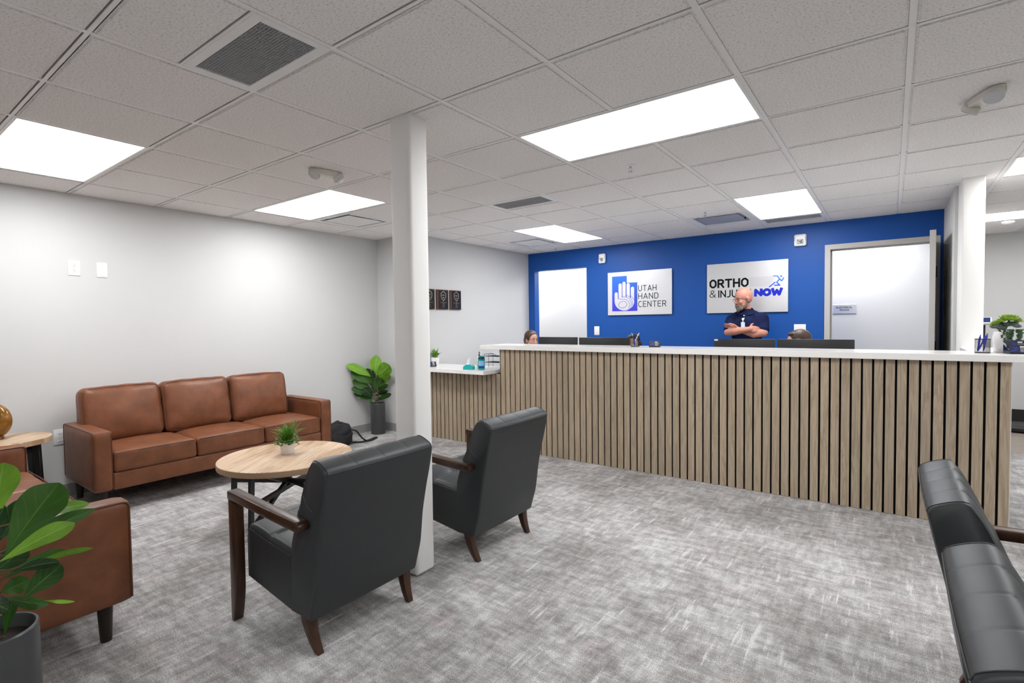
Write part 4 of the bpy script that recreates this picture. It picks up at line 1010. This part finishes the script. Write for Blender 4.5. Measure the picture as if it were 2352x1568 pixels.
# ================================================================== things on the counters
def mesh_cup(loc, label, npens, r=.040, h=.100, pens=()):
    t = thing('pen_cup', label, 'pen holder', loc, .4, 'black wire mesh pen cups'); mb = MB(); n = 44
    for k in range(n): a = 2*PI*k/n; mb.tube([(r*math.cos(a), r*math.sin(a), .002), (r*math.cos(a), r*math.sin(a), h)], .0005, 3, False)
    for j in range(1, 22): z = h*j/22; mb.tube([(r*math.cos(2*PI*k/n), r*math.sin(2*PI*k/n), z) for k in range(n+1)], .0005, 3, False)
    mb.build('mesh_wall', 'black', t)
    mb = MB(); mb.lathe([(r-.0015, h-.002), (r+.002, h-.001), (r+.002, h+.003), (r-.0015, h+.002), (r-.0015, h-.002)], 40); mb.build('rim', 'black', t)
    MB().lathe([(0, 0), (r+.001, 0), (r+.001, .004), (0, .003)], 40).build('base', 'black', t)
    return t
def pen(loc0, loc1, label, m='pen_blue', grp='blue pens in the mesh cup by the succulents'):
    a = Vector(loc0); b = Vector(loc1); d = b-a; L = d.length; T = Matrix.Translation(a) @ d.to_track_quat('Z', 'Y').to_matrix().to_4x4()
    t = bpy.data.objects.new('pen', None); C.objects.link(t); t.matrix_world = T; t.empty_display_size = .05; tag(t, label, 'pen', grp)
    MB().lathe([(0, 0), (.001, .001), (.004, .014), (.0048, .02), (.0048, L-.02), (.004, L-.012), (0, L-.012)], 14).build('barrel', m, t)
    mb = MB().lathe([(0, L-.012), (.0025, L-.012), (.0025, L), (0, L)], 10); mb.build('click_button', m, t); B(-.0015, .0015, .0045, .0072, L-.055, L-.014).build('clip', m, t)
    return t
cc = Vector((2.868, 3.275, ZT+.0005)); mesh_cup(cc, 'black wire mesh pen cup holding blue pens, right end of the counter', 3, .038, .088)
def pc(o, dx0, dy0, dz0, dx1, dy1, dz1): return (o.x+dx0, o.y+dy0, o.z+dz0), (o.x+dx1, o.y+dy1, o.z+dz1)
Rt = Vector((.93, .36, 0))
def pp(o, a0, b0, z0, a1, b1, z1):
    Bk = Vector((-.36, .93, 0)); return tuple(o+Rt*a0+Bk*b0+Vector((0, 0, z0))), tuple(o+Rt*a1+Bk*b1+Vector((0, 0, z1)))
pen(*pp(cc, -.028, .000, .006, .030, .010, .120), 'blue pen leaning farthest right in the mesh cup by the succulents')
pen(*pp(cc, -.004, -.014, .006, .022, -.008, .126), 'blue pen standing tallest in the mesh cup by the succulents')
pen(*pp(cc, -.018, .018, .006, .002, .026, .116), 'shortest blue pen at the left in the mesh cup by the succulents')
c2 = Vector((.462, 3.30, ZT+.0005)); mesh_cup(c2, 'black wire mesh pen cup in the middle of the counter, before the dark-haired head', 2, .040, .098)
g2 = 'pens in the middle mesh cup'
pen(*pp(c2,   .018, -.002, .006, -.030, -.004, .128), 'pale blue pen leaning left in the middle mesh cup', 'pale_blue', g2); pen(*pp(c2, -.020, .012, .006, .038, .018, .128), 'white pen leaning right in the middle mesh cup', 'plate', g2); pen(*pp(c2, -.004, -.020, .006, -.014, -.022, .118), 'dark blue pen standing upright in the middle mesh cup', 'pen_blue', g2)
def card_logo(mb1, mb2, x, z, k, y, T):
    R_l = [[(0, .8), (.28, .85), (.5, .55), (.25, .25), (.5, 0), (.05, 0)], [(-.45, -.2), (.1, .22)], [(.5, .55), (.7, .35), (.92, .65)]]
    strokes(mb1, [[(x+a*k, z+b*k) for a, b in l] for l in R_l], k*.13, y, .0003, T); strokes(mb1, [[(x+.66*k, z+.88*k), (x+.662*k, z+.88*k)]], k*.2, y, .0003, T)
def cards(loc, rz, label, w_=.092, rows=1):
    t = thing('card_holder', label, 'card holder', loc, rz)
    for rr_ in range(rows):
        y0 = .03*rr_; z0 = .028*rr_
        T = Matrix.Translation((0, y0, z0+.004)) @ Matrix.Rotation(-.28, 4, 'X')
        bd = B(-w_/2, w_/2, -.006, .006, 0, .052, 0, 1, T).build('card_stack', 'card_navy', t, smooth=False)
        a, b2 = MB(), MB(); card_logo(a, None, -w_*.30, .014, .024, -.0062, T); a.build('runner_emblem', 'runner', bd, smooth=False)
        text(b2, 'NOW', w_*.02, .034, .010, .024, .0026, -.0062, .0003, T=T)
        for z, x1 in ((.028, .040), (.021, .036), (.014, .030), (.008, .034)): strokes(b2, [[(w_*.03, z), (w_*.03+x1*.8, z)]], .0017, -.0062, .0002, T)
        b2.build('lettering', 'tissue', bd, smooth=False)
    mb = MB(); mb.box(-w_/2-.003, w_/2+.003, -.016, .03*rows+.012, 0, .003)
    mb.prism([(-.016, .003), (-.016, .012), (.03*rows+.012, .012+.022*rows), (.03*rows+.012, .003)], -w_/2-.004, -w_/2-.002, 'x'); mb.prism([(-.016, .003), (-.016, .012), (.03*rows+.012, .012+.022*rows), (.03*rows+.012, .003)], w_/2+.002, w_/2+.004, 'x')
    mb.build('holder', 'black_gloss', t, smooth=False); return t
cards((3.035, 3.215, ZT+.0005), math.radians(14), 'two-tier holder of navy business cards beside the succulent vase', .098, 2)
cards((.655, 3.29, ZT+.0005), math.radians(14), 'black business card holder with navy cards on the middle of the counter', .092, 1)
cards((-1.955, 3.06, .8425), math.radians(50), 'card holder on the low shelf beside the small white pot, cut by the pillar', .092, 1)
# low shelf: tissues, lotion, sanitizer, wire tray
tz = .8425
t = thing('tissue_box', 'teal tissue box with white tissues on the low shelf', 'tissue box', (-1.33, 3.00, tz), .5)
mb = MB(); mb.prism([(-.056, 0), (.056, 0), (.056, .030), (.036, .044), (.028, .052), (-.028, .052), (-.036, .044), (-.056, .030)], -.056, .056, 'y', .002, 1); mb.build('box', 'teal', t)
mb = MB()
for a, hgt, rr_ in ((0, .082, .028), (1.2, .065, .024), (2.4, .060, .022)):
    k0 = len(mb.bm.verts); n = 16; rings = []
    for j in range(7):
        v = j/6; r = rr_*(1.0-.75*v)+.004; rings.append([mb.bm.verts.new(((r*(1+.35*math.sin(3*q_/n*2*PI+a+v)))*math.cos(2*PI*q_/n+a)+.012*v*math.cos(a), (r*.6*(1+.35*math.sin(3*q_/n*2*PI+a)))*math.sin(2*PI*q_/n+a), .048+hgt*v)) for q_ in range(n)])
    for A, Bq in zip(rings, rings[1:]):
        for q_ in range(n): mb.bm.faces.new((A[q_], A[(q_+1) % n], Bq[(q_+1) % n], Bq[q_]))
mb.build('tissue', 'tissue', t, ang=180)
def bottle(name, loc, label, prof, body, pump, lab, lz, cat, r=.032, fl=1.0, rz=0):
    t = thing(name, label, cat, loc, rz); T = Matrix.Diagonal((1, fl, 1, 1))
    MB().lathe(prof, 36, T=T).build('bottle', body, t); h = prof[-1][1]
    mb = MB(); mb.lathe([(0, h), (.012, h), (.012, h+.014), (.005, h+.016), (.004, h+.034), (0, h+.034)], 18); mb.tube([(0, 0, h+.034), (0, 0, h+.042), (.0, -.012, h+.045), (0, -.034, h+.040)], [.006, .007, .005, .004], 8); mb.build('pump', pump, t)
    mb = MB()
    for (z0, z1, m_) in lab:
        k = MB(); n = 14; rg = []
        for z in (z0, z1): rg.append([k.bm.verts.new(T @ Vector(((r+.0006)*math.cos(a), (r+.0006)*math.sin(a), z))) for a in np.linspace(-PI/2-1.0, -PI/2+1.0, n)])
        for q_ in range(n-1): k.bm.faces.new((rg[0][q_], rg[0][q_+1], rg[1][q_+1], rg[1][q_]))
        k.build('label', m_, t)
    mb.bm.free(); return t
bottle('sanitizer_bottle', (-1.170, 3.02, tz), 'teal gel hand sanitizer pump bottle, largest bottle on the low shelf', [(0, 0), (.032, 0), (.036, .004), (.036, .125), (.030, .142), (.012, .150), (0, .150)], 'gel', 'plate', [(.112, .138, 'navy'), (.045, .095, 'pale_blue'), (.018, .038, 'pen_blue')], 0, 'bottle', .036, .75, .65)
bottle('lotion_bottle', (-1.245, 3.075, tz), 'cream lotion bottle with dark brown pump behind the sanitizer', [(0, 0), (.028, 0), (.031, .004), (.031, .11), (.024, .132), (.011, .142), (0, .142)], 'cream', 'hair_brown', [(.035, .045, 'suc_green'), (.075, .08, 'ink_line')], 0, 'bottle', .031, .8, .65)
t = thing('wire_tray', 'black wire letter tray on the low shelf under the counter overhang', 'letter tray', (-1.19, 3.33, tz), 0)
mb = MB()
for sx in (-.13, .13):
    for sy in (-.08, .0, .08): mb.tube([(sx, sy, 0), (sx, sy, .15)], .0022, 6)
    mb.tube([(sx, -.08, .15), (sx, .08, .15)], .0025, 6)
for z in (.06, .128):
    mb.tube([(-.13, -.08, z), (.13, -.08, z), (.13, .08, z), (-.13, .08, z), (-.13, -.08, z)], .0028, 6)
mb.tube([(-.13, -.08, .128), (-.13, -.08, .148), (-.09, -.08, .155), (.0, -.08, .155), (.04, -.08, .148), (.04, -.08, .128)], .0025, 6)
mb.build('frame', 'black', t)
for z in (.06, .128):
    mb = MB()
    for i in range(1, 26): mb.box(-.13+.26*i/26-.0005, -.13+.26*i/26+.0005, -.08, .08, z-.0005, z+.0005)
    for i in range(1, 16): mb.box(-.13, .13, -.08+.16*i/16-.0005, -.08+.16*i/16+.0005, z-.0005, z+.0005)
    mb.build('shelf', 'black', t, smooth=False)
# black bag beside the sofa
bg = thing('backpack', 'black backpack with loose straps on the carpet beyond the sofa arm', 'bag', (-2.60, 2.14, 0), 0)
MB().cushion((0, 0, .11), (.13, .20, .115), .07, (.02, .02, .02), 12, Matrix.Rotation(.15, 4, 'X'), wr=.03).build('body', 'fabric_black', bg)
MB().cushion((.10, .02, .085), (.05, .14, .075), .04, (.02, .01, .02), 10, wr=.02).build('front_pocket', 'fabric_black', bg)
mb = MB(); mb.tube([(.02, .02, .20), (.03, .06, .255), (.03, .12, .245), (.02, .17, .17)], .012, 8, flat=.4); mb.build('handle', 'fabric_black', bg)
mb = MB(); mb.tube([(.06, .16, .17), (.10, .24, .14), (.12, .30, .05), (.14, .34, .012), (.12, .42, .010), (.10, .50, .016)], [.03, .03, .028, .024, .02, .018], 8, flat=.3); mb.tube([(.05, .10, .03), (.12, .28, .008), (.16, .38, .012), (.12, .47, .008)], .020, 8, flat=.3)
mb.build('strap', 'fabric_black', bg)
mb = MB(); mb.box(.085, .115, .49, .53, .004, .02, .004, 2); mb.box(.055, .085, .165, .19, .172, .182, .003, 1); mb.build('buckle', 'black', bg)
# physician scale beyond the counter
sc = thing('scale', 'medical scale with blue display head and dark post beyond the counter end', 'scale', (3.36, 7.2, 0), -.1)
def w7(px, py): return on_y(px, py, 7.15)
B(-.18, .48, -.25, .25, .012, .065, .015, 3).build('platform', 'black', sc)
mb = MB(); [mb.tube([(x, y, 0), (x, y, .02)], .02, 12) for x in (-.14, .44) for y in (-.2, .2)]; mb.build('foot', 'black', sc)
MB().tube([(-.068, .19, .06), (-.068, .19, 1.25)], .020, 12).build('post', 'mon', sc)
T = Matrix.Translation((-.09, .17, 1.29)) @ Matrix.Rotation(.75, 4, 'X'); B(-.10, .10, -.055, .055, -.02, .022, .012, 3, T).build('display_head', 'plate', sc)
B(-.085, .085, -.045, .040, .0222, .0235, 0, 1, T).build('keypad', 'navy', sc)
# ================================================================== people
def head_frame(c, fwd, roll=0):
    f = Vector(fwd).normalized(); l = Vector((0, 0, 1)).cross(f).normalized(); u = f.cross(l)
    return Matrix.Translation(c) @ Matrix((( f.x, l.x, u.x, 0), (f.y, l.y, u.y, 0), (f.z, l.z, u.z, 0), (0, 0, 0, 1))) @ Matrix.Rotation(roll, 4, 'X')
def head_mass(mb, T, k=1.0, fem=False):
    e = lambda c, r: mb.ell([a*k for a in c], [a*k for a in r], 14, T)
    e((-.012, 0, .038), (.100, .078, .088)); e((-.035, 0, .015), (.070, .072, .075))
    e((.030, 0, -.020), (.062, .062, .078)); e((.045, 0, -.070), (.044, .043, .040)); e((.066, 0, -.098), (.022, .024, .020))
    for s in (-1, 1):
        e((.055, s*.036, -.022), (.030, .024, .026)); e((-.008, s*.077, -.004), (.020, .009, .033)); e((.0, s*.081, .012), (.014, .008, .014)); e((.02, s*.050, -.055), (.040, .014, .035))
        mb.cap([a*k for a in (.083, s*.012, .026)], [a*k for a in (.068, s*.045, .028)], .009*k, .008*k, T, 10)
        e((.094, s*.010, -.031), (.009, .008, .008))
    mb.cap([a*k for a in (.088, 0, .016)], [a*k for a in (.108, 0, -.026)], .008*k, .0125*k, T, 10)
    mb.cap([a*k for a in (.083, -.020, -.053)], [a*k for a in (.083, .020, -.053)], .008*k, .008*k, T, 8); mb.cap([a*k for a in (.082, -.016, -.068)], [a*k for a in (.082, .016, -.068)], .008*k, .008*k, T, 8)
def face_bits(T, par, k=1.0, brow='beard', smile=True):
    q_ = lambda *a: [x*k for x in a]
    for s in (-1, 1):
        ey = MB().ell(q_(.0745, s*.031, .004), q_(.011, .013, .0066), 10, T).build('eye', 'eye_white', par)
        MB().ell(q_(.0825, s*.030, .003), q_(.0045, .0052, .0050), 8, T).build('iris', 'eye_dark', ey)
        mb = MB(); pts = [T @ Vector(q_(*a)) for a in ((.0925, s*.012, .030), (.091, s*.028, .036), (.080, s*.046, .032))]; mb.tube(pts, [.0035*k, .0042*k, .0025*k], 8); mb.build('eyebrow', brow, par)
        mb = MB(); pts = [T @ Vector(q_(*a)) for a in ((.0835, s*.016, .006), (.0875, s*.030, .0125), (.078, s*.045, .006))]; mb.tube(pts, .0016*k, 6); mb.build('eyelid', brow, par)
    mb = MB(); pts = [T @ Vector(q_(.0925-abs(y)**2*14, y, -.0605+abs(y)*.28-.002)) for y in np.linspace(-.028, .028, 9)]; mb.tube(pts, [.003*k, .006*k, .0075*k, .008*k, .008*k, .008*k, .0075*k, .006*k, .003*k], 8, flat=.75); mo = mb.build('mouth', 'lip', par)
    if smile:
        mb = MB(); pts = [T @ Vector(q_(.0965-abs(y)**2*14, y, -.0595+abs(y)*.22)) for y in np.linspace(-.020, .020, 7)]; mb.tube(pts, .0042*k, 8, flat=.8); mb.build('teeth', 'tooth', mo)
def hand(mb, T, s=1, curl=.35, spread=.0):
    # palm along +x, thumb towards s*y, five separate fingers
    mb.cushion((.045, 0, 0), (.048, .040, .013), .012, (0, 0, .003), 4, T)
    for i, (y, L) in enumerate(((.030, .072), (.010, .080), (-.010, .074), (-.029, .058))):
        p = Vector((.088, s*y, 0)); a = 0; segs = (L*.45, L*.30, L*.25); r = .0088
        for sg in segs:
            a += curl; d = Vector((math.cos(a), s*spread*(1.5-i)*.1, -math.sin(a))); p2 = p+d*sg; mb.cap(p, p2, r, r*.92, T, 8); p = p2; r *= .92
    p = Vector((.020, s*.036, -.004))
    for d, L, r in (((.65, .7, -.2), .038, .0125), ((.9, .35, -.3), .030, .0105), ((.95, .1, -.4), .022, .009)):
        d = Vector((d[0], s*d[1], d[2])).normalized(); p2 = p+d*L; mb.cap(p, p2, r, r*.9, T, 8); p = p2

# --- bald bearded man, arms folded, standing against the blue wall (local: +x right, -y to the viewer)
man = thing('person', 'bald bearded person with glasses in a navy polo, arms folded, standing against the blue wall', 'person', (1.045, 5.04, 0), math.radians(12))
I4 = Matrix.Identity(4)
HT = head_frame(Vector((-.015, -.055, 1.578)), (-.80, -.56, -.20), math.radians(-4))
mb = MB(); head_mass(mb, HT, 1.0)
mb.cap((-.008, -.020, 1.53), (.018, .015, 1.42), .057, .060)
mb.cap((-.10, .02, 1.335), (.14, .03, 1.345), .06, .06); mb.cap((0.02, .02, 1.20), (.03, .02, 1.05), .135, .14); mb.cap((.03, .02, 1.05), (.03, .02, .95), .15, .15)
Ls, Le, Lw = Vector((-.135, .02, 1.335)), Vector((-.172, -.07, 1.205)), Vector((.055, -.200, 1.240))      # arm at picture left
Rs, Re, Rw = Vector((.175, .03, 1.350)), Vector((.190, -.07, 1.200)), Vector((-.055, -.160, 1.235))       # arm at picture right
mb.cap(Ls, Le, .052, .042); mb.cap(Le, (-.10, -.15, 1.215), .045, .043); mb.cap((-.10, -.15, 1.215), Lw, .043, .029)
mb.cap(Rs, Re, .056, .046); mb.cap(Re, (.09, -.14, 1.185), .047, .044); mb.cap((.09, -.14, 1.185), Rw, .044, .029)
TL = Matrix.Translation(Lw) @ Vector((.76, .65, -.05)).to_track_quat('X', 'Z').to_matrix().to_4x4() @ Matrix.Rotation(1.2, 4, 'X')
hand(mb, TL, 1, .22)
TR = Matrix.Translation(Rw+Vector((-.005, .01, .0))) @ Matrix.Translation((0, 0, .0)) @ Vector((-.86, .40, .30)).to_track_quat('X', 'Z').to_matrix().to_4x4() @ Matrix.Rotation(.9, 4, 'X')
hand(mb, TR, 1, .12, .6)
for s in (-1, 1):
    mb.cap((.03+s*.085, .02, .93), (.03+s*.09, .01, .50), .082, .056); mb.cap((.03+s*.09, .01, .50), (.03+s*.09, .03, .10), .054, .040); mb.cap((.03+s*.09, .04, .05), (.03+s*.10, -.12, .035), .034, .03)
body = remesh('body', mb, 'skin_m', man, .0055, 3, .5)
face_bits(HT, man, 1.0, 'beard')
# beard and moustache hug the jaw
mb = MB()
for s in (-1, 1):
    mb.cap(Vector((.012, s*.066, -.030)), Vector((.036, s*.056, -.072)), .012, .017, HT); mb.cap(Vector((.036, s*.054, -.072)), Vector((.066, s*.028, -.098)), .018, .022, HT)
    mb.cap(Vector((.099, s*.006, -.044)), Vector((.086, s*.032, -.054)), .0072, .0065, HT, 8); mb.cap(Vector((.084, s*.034, -.056)), Vector((.078, s*.030, -.085)), .008, .013, HT, 8)
mb.ell((.074, 0, -.098), (.026, .032, .026), 12, HT); mb.ell((.078, 0, -.115), (.020, .024, .020), 12, HT); mb.cap(Vector((.089, -.010, -.079)), Vector((.089, .010, -.079)), .007, .007, HT, 8)
remesh('beard', mb, 'beard', man, .0035, 2)
gl = MB()
for s in (-1, 1):
    pts = [HT @ Vector((.101-abs(s*.031+.024*math.copysign(abs(math.cos(a))**.7, math.cos(a)))*.10, s*.031+.024*math.copysign(abs(math.cos(a))**.7, math.cos(a)), .001+.015*math.copysign(abs(math.sin(a))**.7, math.sin(a)))) for a in np.linspace(0, 2*PI, 21)]; gl.tube(pts, .0016, 6, False)
    gl.tube([HT @ Vector(p) for p in ((.095, s*.052, .006), (.06, s*.072, .008), (.0, s*.084, .010), (-.014, s*.085, -.004))], .0018, 6)
gl.tube([HT @ Vector(p) for p in ((.100, -.010, .006), (.103, 0, .009), (.100, .010, .006))], .0016, 6)
gl.build('eyeglasses', 'black', man)
# polo shirt
mb = MB()
mb.cap((-.085, .02, 1.345), (.125, .03, 1.360), .072, .074); mb.ell((.020, .00, 1.27), (.180, .125, .13), 16); mb.cap((.022, .015, 1.28), (.03, .02, 1.05), .150, .150); mb.cap((.03, .02, 1.05), (.03, .02, .97), .158, .156)
mb.ell((.02, -.02, 1.18), (.160, .135, .17), 14)
mb.cap(Ls, Ls.lerp(Le, .72), .070, .060); mb.cap(Rs, Rs.lerp(Re, .74), .076, .066)
for s in (-1, 1): mb.cap((.015+s*.035, .02, 1.43), (.02+s*.125, .02, 1.365), .045, .058)
mb.cap((.006, .0, 1.425), (.02, .01, 1.38), .074, .10)
sh = remesh('polo_shirt', mb, 'polo', man, .0065, 4)
mb = MB(); rows = []; n = 40
for i in range(n+1):
    a = -PI/2+.22+(2*PI-.44)*i/n; ca, sa = math.cos(a), math.sin(a); bk_ = (sa+1)/2
    zt = 1.442+.045*bk_; zb = zt-.030-.016*(1-bk_); cx_, cy_ = .008+.006*bk_, .004
    row = []
    for r, z in ((.0655, zt-.012), (.067, zt), (.073, zt+.001), (.084+.016*(1-bk_), zb), (.080+.016*(1-bk_), zb-.001), (.0685, zt-.014)): row.append(mb.bm.verts.new((cx_+r*ca*1.05, cy_+r*sa*1.10, z)))
    rows.append(row)
for A, Bq in zip(rows, rows[1:]):
    for k in range(5): mb.bm.faces.new((A[k], A[k+1], Bq[k+1], Bq[k]))
mb.build('collar', 'polo', sh, ang=60)
mb = MB(); mb.tube([(.004, -.088, 1.415), (-.004, -.122, 1.35), (-.008, -.140, 1.30)], .012, 8, flat=.4); mb.build('placket', 'polo', sh)
mb = MB()
for z, y in ((1.392, -.104), (1.362, -.120)): mb.lathe([(0, 0), (.006, 0), (.006, .002), (0, .002)], 14, T=Matrix.Translation((-.008, y-.006, z)) @ Matrix.Rotation(PI/2, 4, 'X'))
mb.build('button', 'plate', sh)
bd = thing('id_badge', 'white badge on a clip hanging from the navy polo', 'badge', (0, 0, 0)); bd.matrix_world = man.matrix_basis @ Matrix.Translation((-.018, -.152, 1.29))
B(-.020, .020, -.012, -.009, -.035, .028, .002, 1).build('card', 'pale_card', bd)
mb = MB(); mb.tube([(0, -.010, .028), (.0, -.006, .052)], .004, 8); mb.lathe([(0, 0), (.013, 0), (.013, .006), (0, .006)], 18, T=Matrix.Translation((0, .0, .062)) @ Matrix.Rotation(PI/2, 4, 'X')); mb.build('reel', 'plate', bd)
mb = MB()
mb.cap((.03, .02, .99), (.03, .02, .92), .160, .155)
for s in (-1, 1): mb.cap((.03+s*.085, .02, .93), (.03+s*.09, .01, .50), .094, .068); mb.cap((.03+s*.09, .01, .50), (.03+s*.09, .03, .08), .068, .058)
remesh('trousers', mb, 'trousers', man, .009, 4)
for s in (-1, 1):
    MB().cushion((.03+s*.097, -.05, .045), (.048, .145, .045), .035, (0, 0, .01), 8).build('shoe', 'black', man)

# --- seated people behind the counter; local: +x is where the body faces
def seated(label, loc, rz, hfwd, hair, style, k=.95, top='shirt_f'):
    t = thing('person', label, 'person', loc, rz); hz = 1.245-.128*k-.008; T = head_frame(Vector((.03, 0, hz)), hfwd); Tk = T
    mb = MB(); head_mass(mb, T, k, True); mb.cap((.01, 0, hz-.07), (-.02, 0, hz-.20), .046, .052)
    mb.cap((-.02, -.13, hz-.25), (-.02, .13, hz-.25), .05, .05); mb.cap((-.02, 0, hz-.26), (-.04, 0, .58), .115, .12)
    for s in (-1, 1):
        mb.cap((-.02, s*.165, hz-.25), (.05, s*.20, .80), .042, .034); mb.cap((.05, s*.20, .80), (.27, s*.13, .775), .034, .024)
        hand(mb, Matrix.Translation((.27, s*.13, .772)) @ Matrix.Rotation(-s*.2, 4, 'Z'), -s, .12)
        mb.cap((-.04, s*.09, .53), (.36, s*.11, .53), .082, .060); mb.cap((.36, s*.11, .53), (.34, s*.11, .09), .056, .038); mb.cap((.33, s*.11, .045), (.47, s*.12, .035), .032, .028)
    remesh('body', mb, 'skin_f', t, .0065, 3); face_bits(T, t, k, hair)
    mb = MB(); mb.cap((-.02, -.135, hz-.25), (-.02, .135, hz-.25), .060, .060); mb.cap((-.02, 0, hz-.27), (-.04, 0, .56), .128, .135); mb.ell((.03, 0, hz-.36), (.11, .15, .12), 12)
    for s in (-1, 1): mb.cap((-.02, s*.165, hz-.25), (.03, s*.19, .86), .054, .050)
    remesh('scrub_top', mb, top, t, .009, 4)
    mb = MB()
    for s in (-1, 1): mb.cap((-.04, s*.09, .53), (.36, s*.11, .53), .094, .072); mb.cap((.36, s*.11, .53), (.34, s*.11, .10), .070, .058)
    remesh('trousers', mb, 'trousers', t, .011, 4)
    for s in (-1, 1): MB().cushion((.40, s*.115, .040), (.125, .045, .040), .03, (0, 0, .008), 6).build('shoe', 'black', t)
    mb = MB(); e = lambda c, r: mb.ell([a*k for a in c], [a*k for a in r], 14, T)
    e((-.022, 0, .052), (.100, .086, .088)); e((-.055, 0, .0), (.068, .082, .085))
    if style == 'back':
        for s in (-1, 1): e((-.015, s*.062, .045), (.062, .026, .060)); mb.cap(Vector((-.02, s*.070, .0))*k, Vector((-.062, s*.045, -.05))*k, .022, .024, T)
        mb.cap(Vector((-.06, 0, -.03))*k, Vector((-.08, 0, -.11))*k, .055, .030, T); mb.cap(Vector((-.10, 0, -.05))*k, Vector((-.11, 0, -.16))*k, .028, .015, T)
        cut = lambda p: p.x > .040*k+max(0, (.085*k-p.z))*-.55 and p.z < .10*k
    else:
        for s in (-1, 1): mb.cap(Vector((.0, s*.078, .02))*k, Vector((-.02, s*.088, -.19))*k, .030, .030, T)
        mb.cap(Vector((-.07, -.04, 0))*k, Vector((-.08, -.05, -.2))*k, .05, .045, T); mb.cap(Vector((-.07, .04, 0))*k, Vector((-.08, .05, -.2))*k, .05, .045, T); e((.035, 0, .098), (.045, .06, .022))
    remesh('hair', mb, hair, t, .006, 3)
    if style == 'back':
        mb = MB()
        for s in (-1, 1): mb.lathe([(0, 0), (.005, 0), (.005, .003), (0, .003)], 12, T=T @ Matrix.Translation((.0, s*.0855*k, -.040*k)) @ Matrix.Rotation(PI/2, 4, 'X'))
        mb.build('earring', 'gold', t)
    return t
a = on_y(1221, 775, 4.25); seated('smiling seated person with pulled-back brown hair at the left end of the counter', (a.x-.02, 4.25, 0), math.radians(-26), (1, .10, -.10), 'hair_brown', 'back', .95)
a = on_y(1462, 785, 4.36); t = seated('seated person with long dark hair peeking out behind the mesh pen cup', (a.x-.045, 4.36, -.045), math.radians(-62), (1, -.25, .0), 'hair_dark', 'long', .92)
a = on_y(1841, 775, 4.25); seated('seated person with straight brown hair whose crown shows above the right monitor', (a.x, 4.25, .0), math.radians(-150), (1, -.35, -.10), 'hair_brown', 'long', .98)
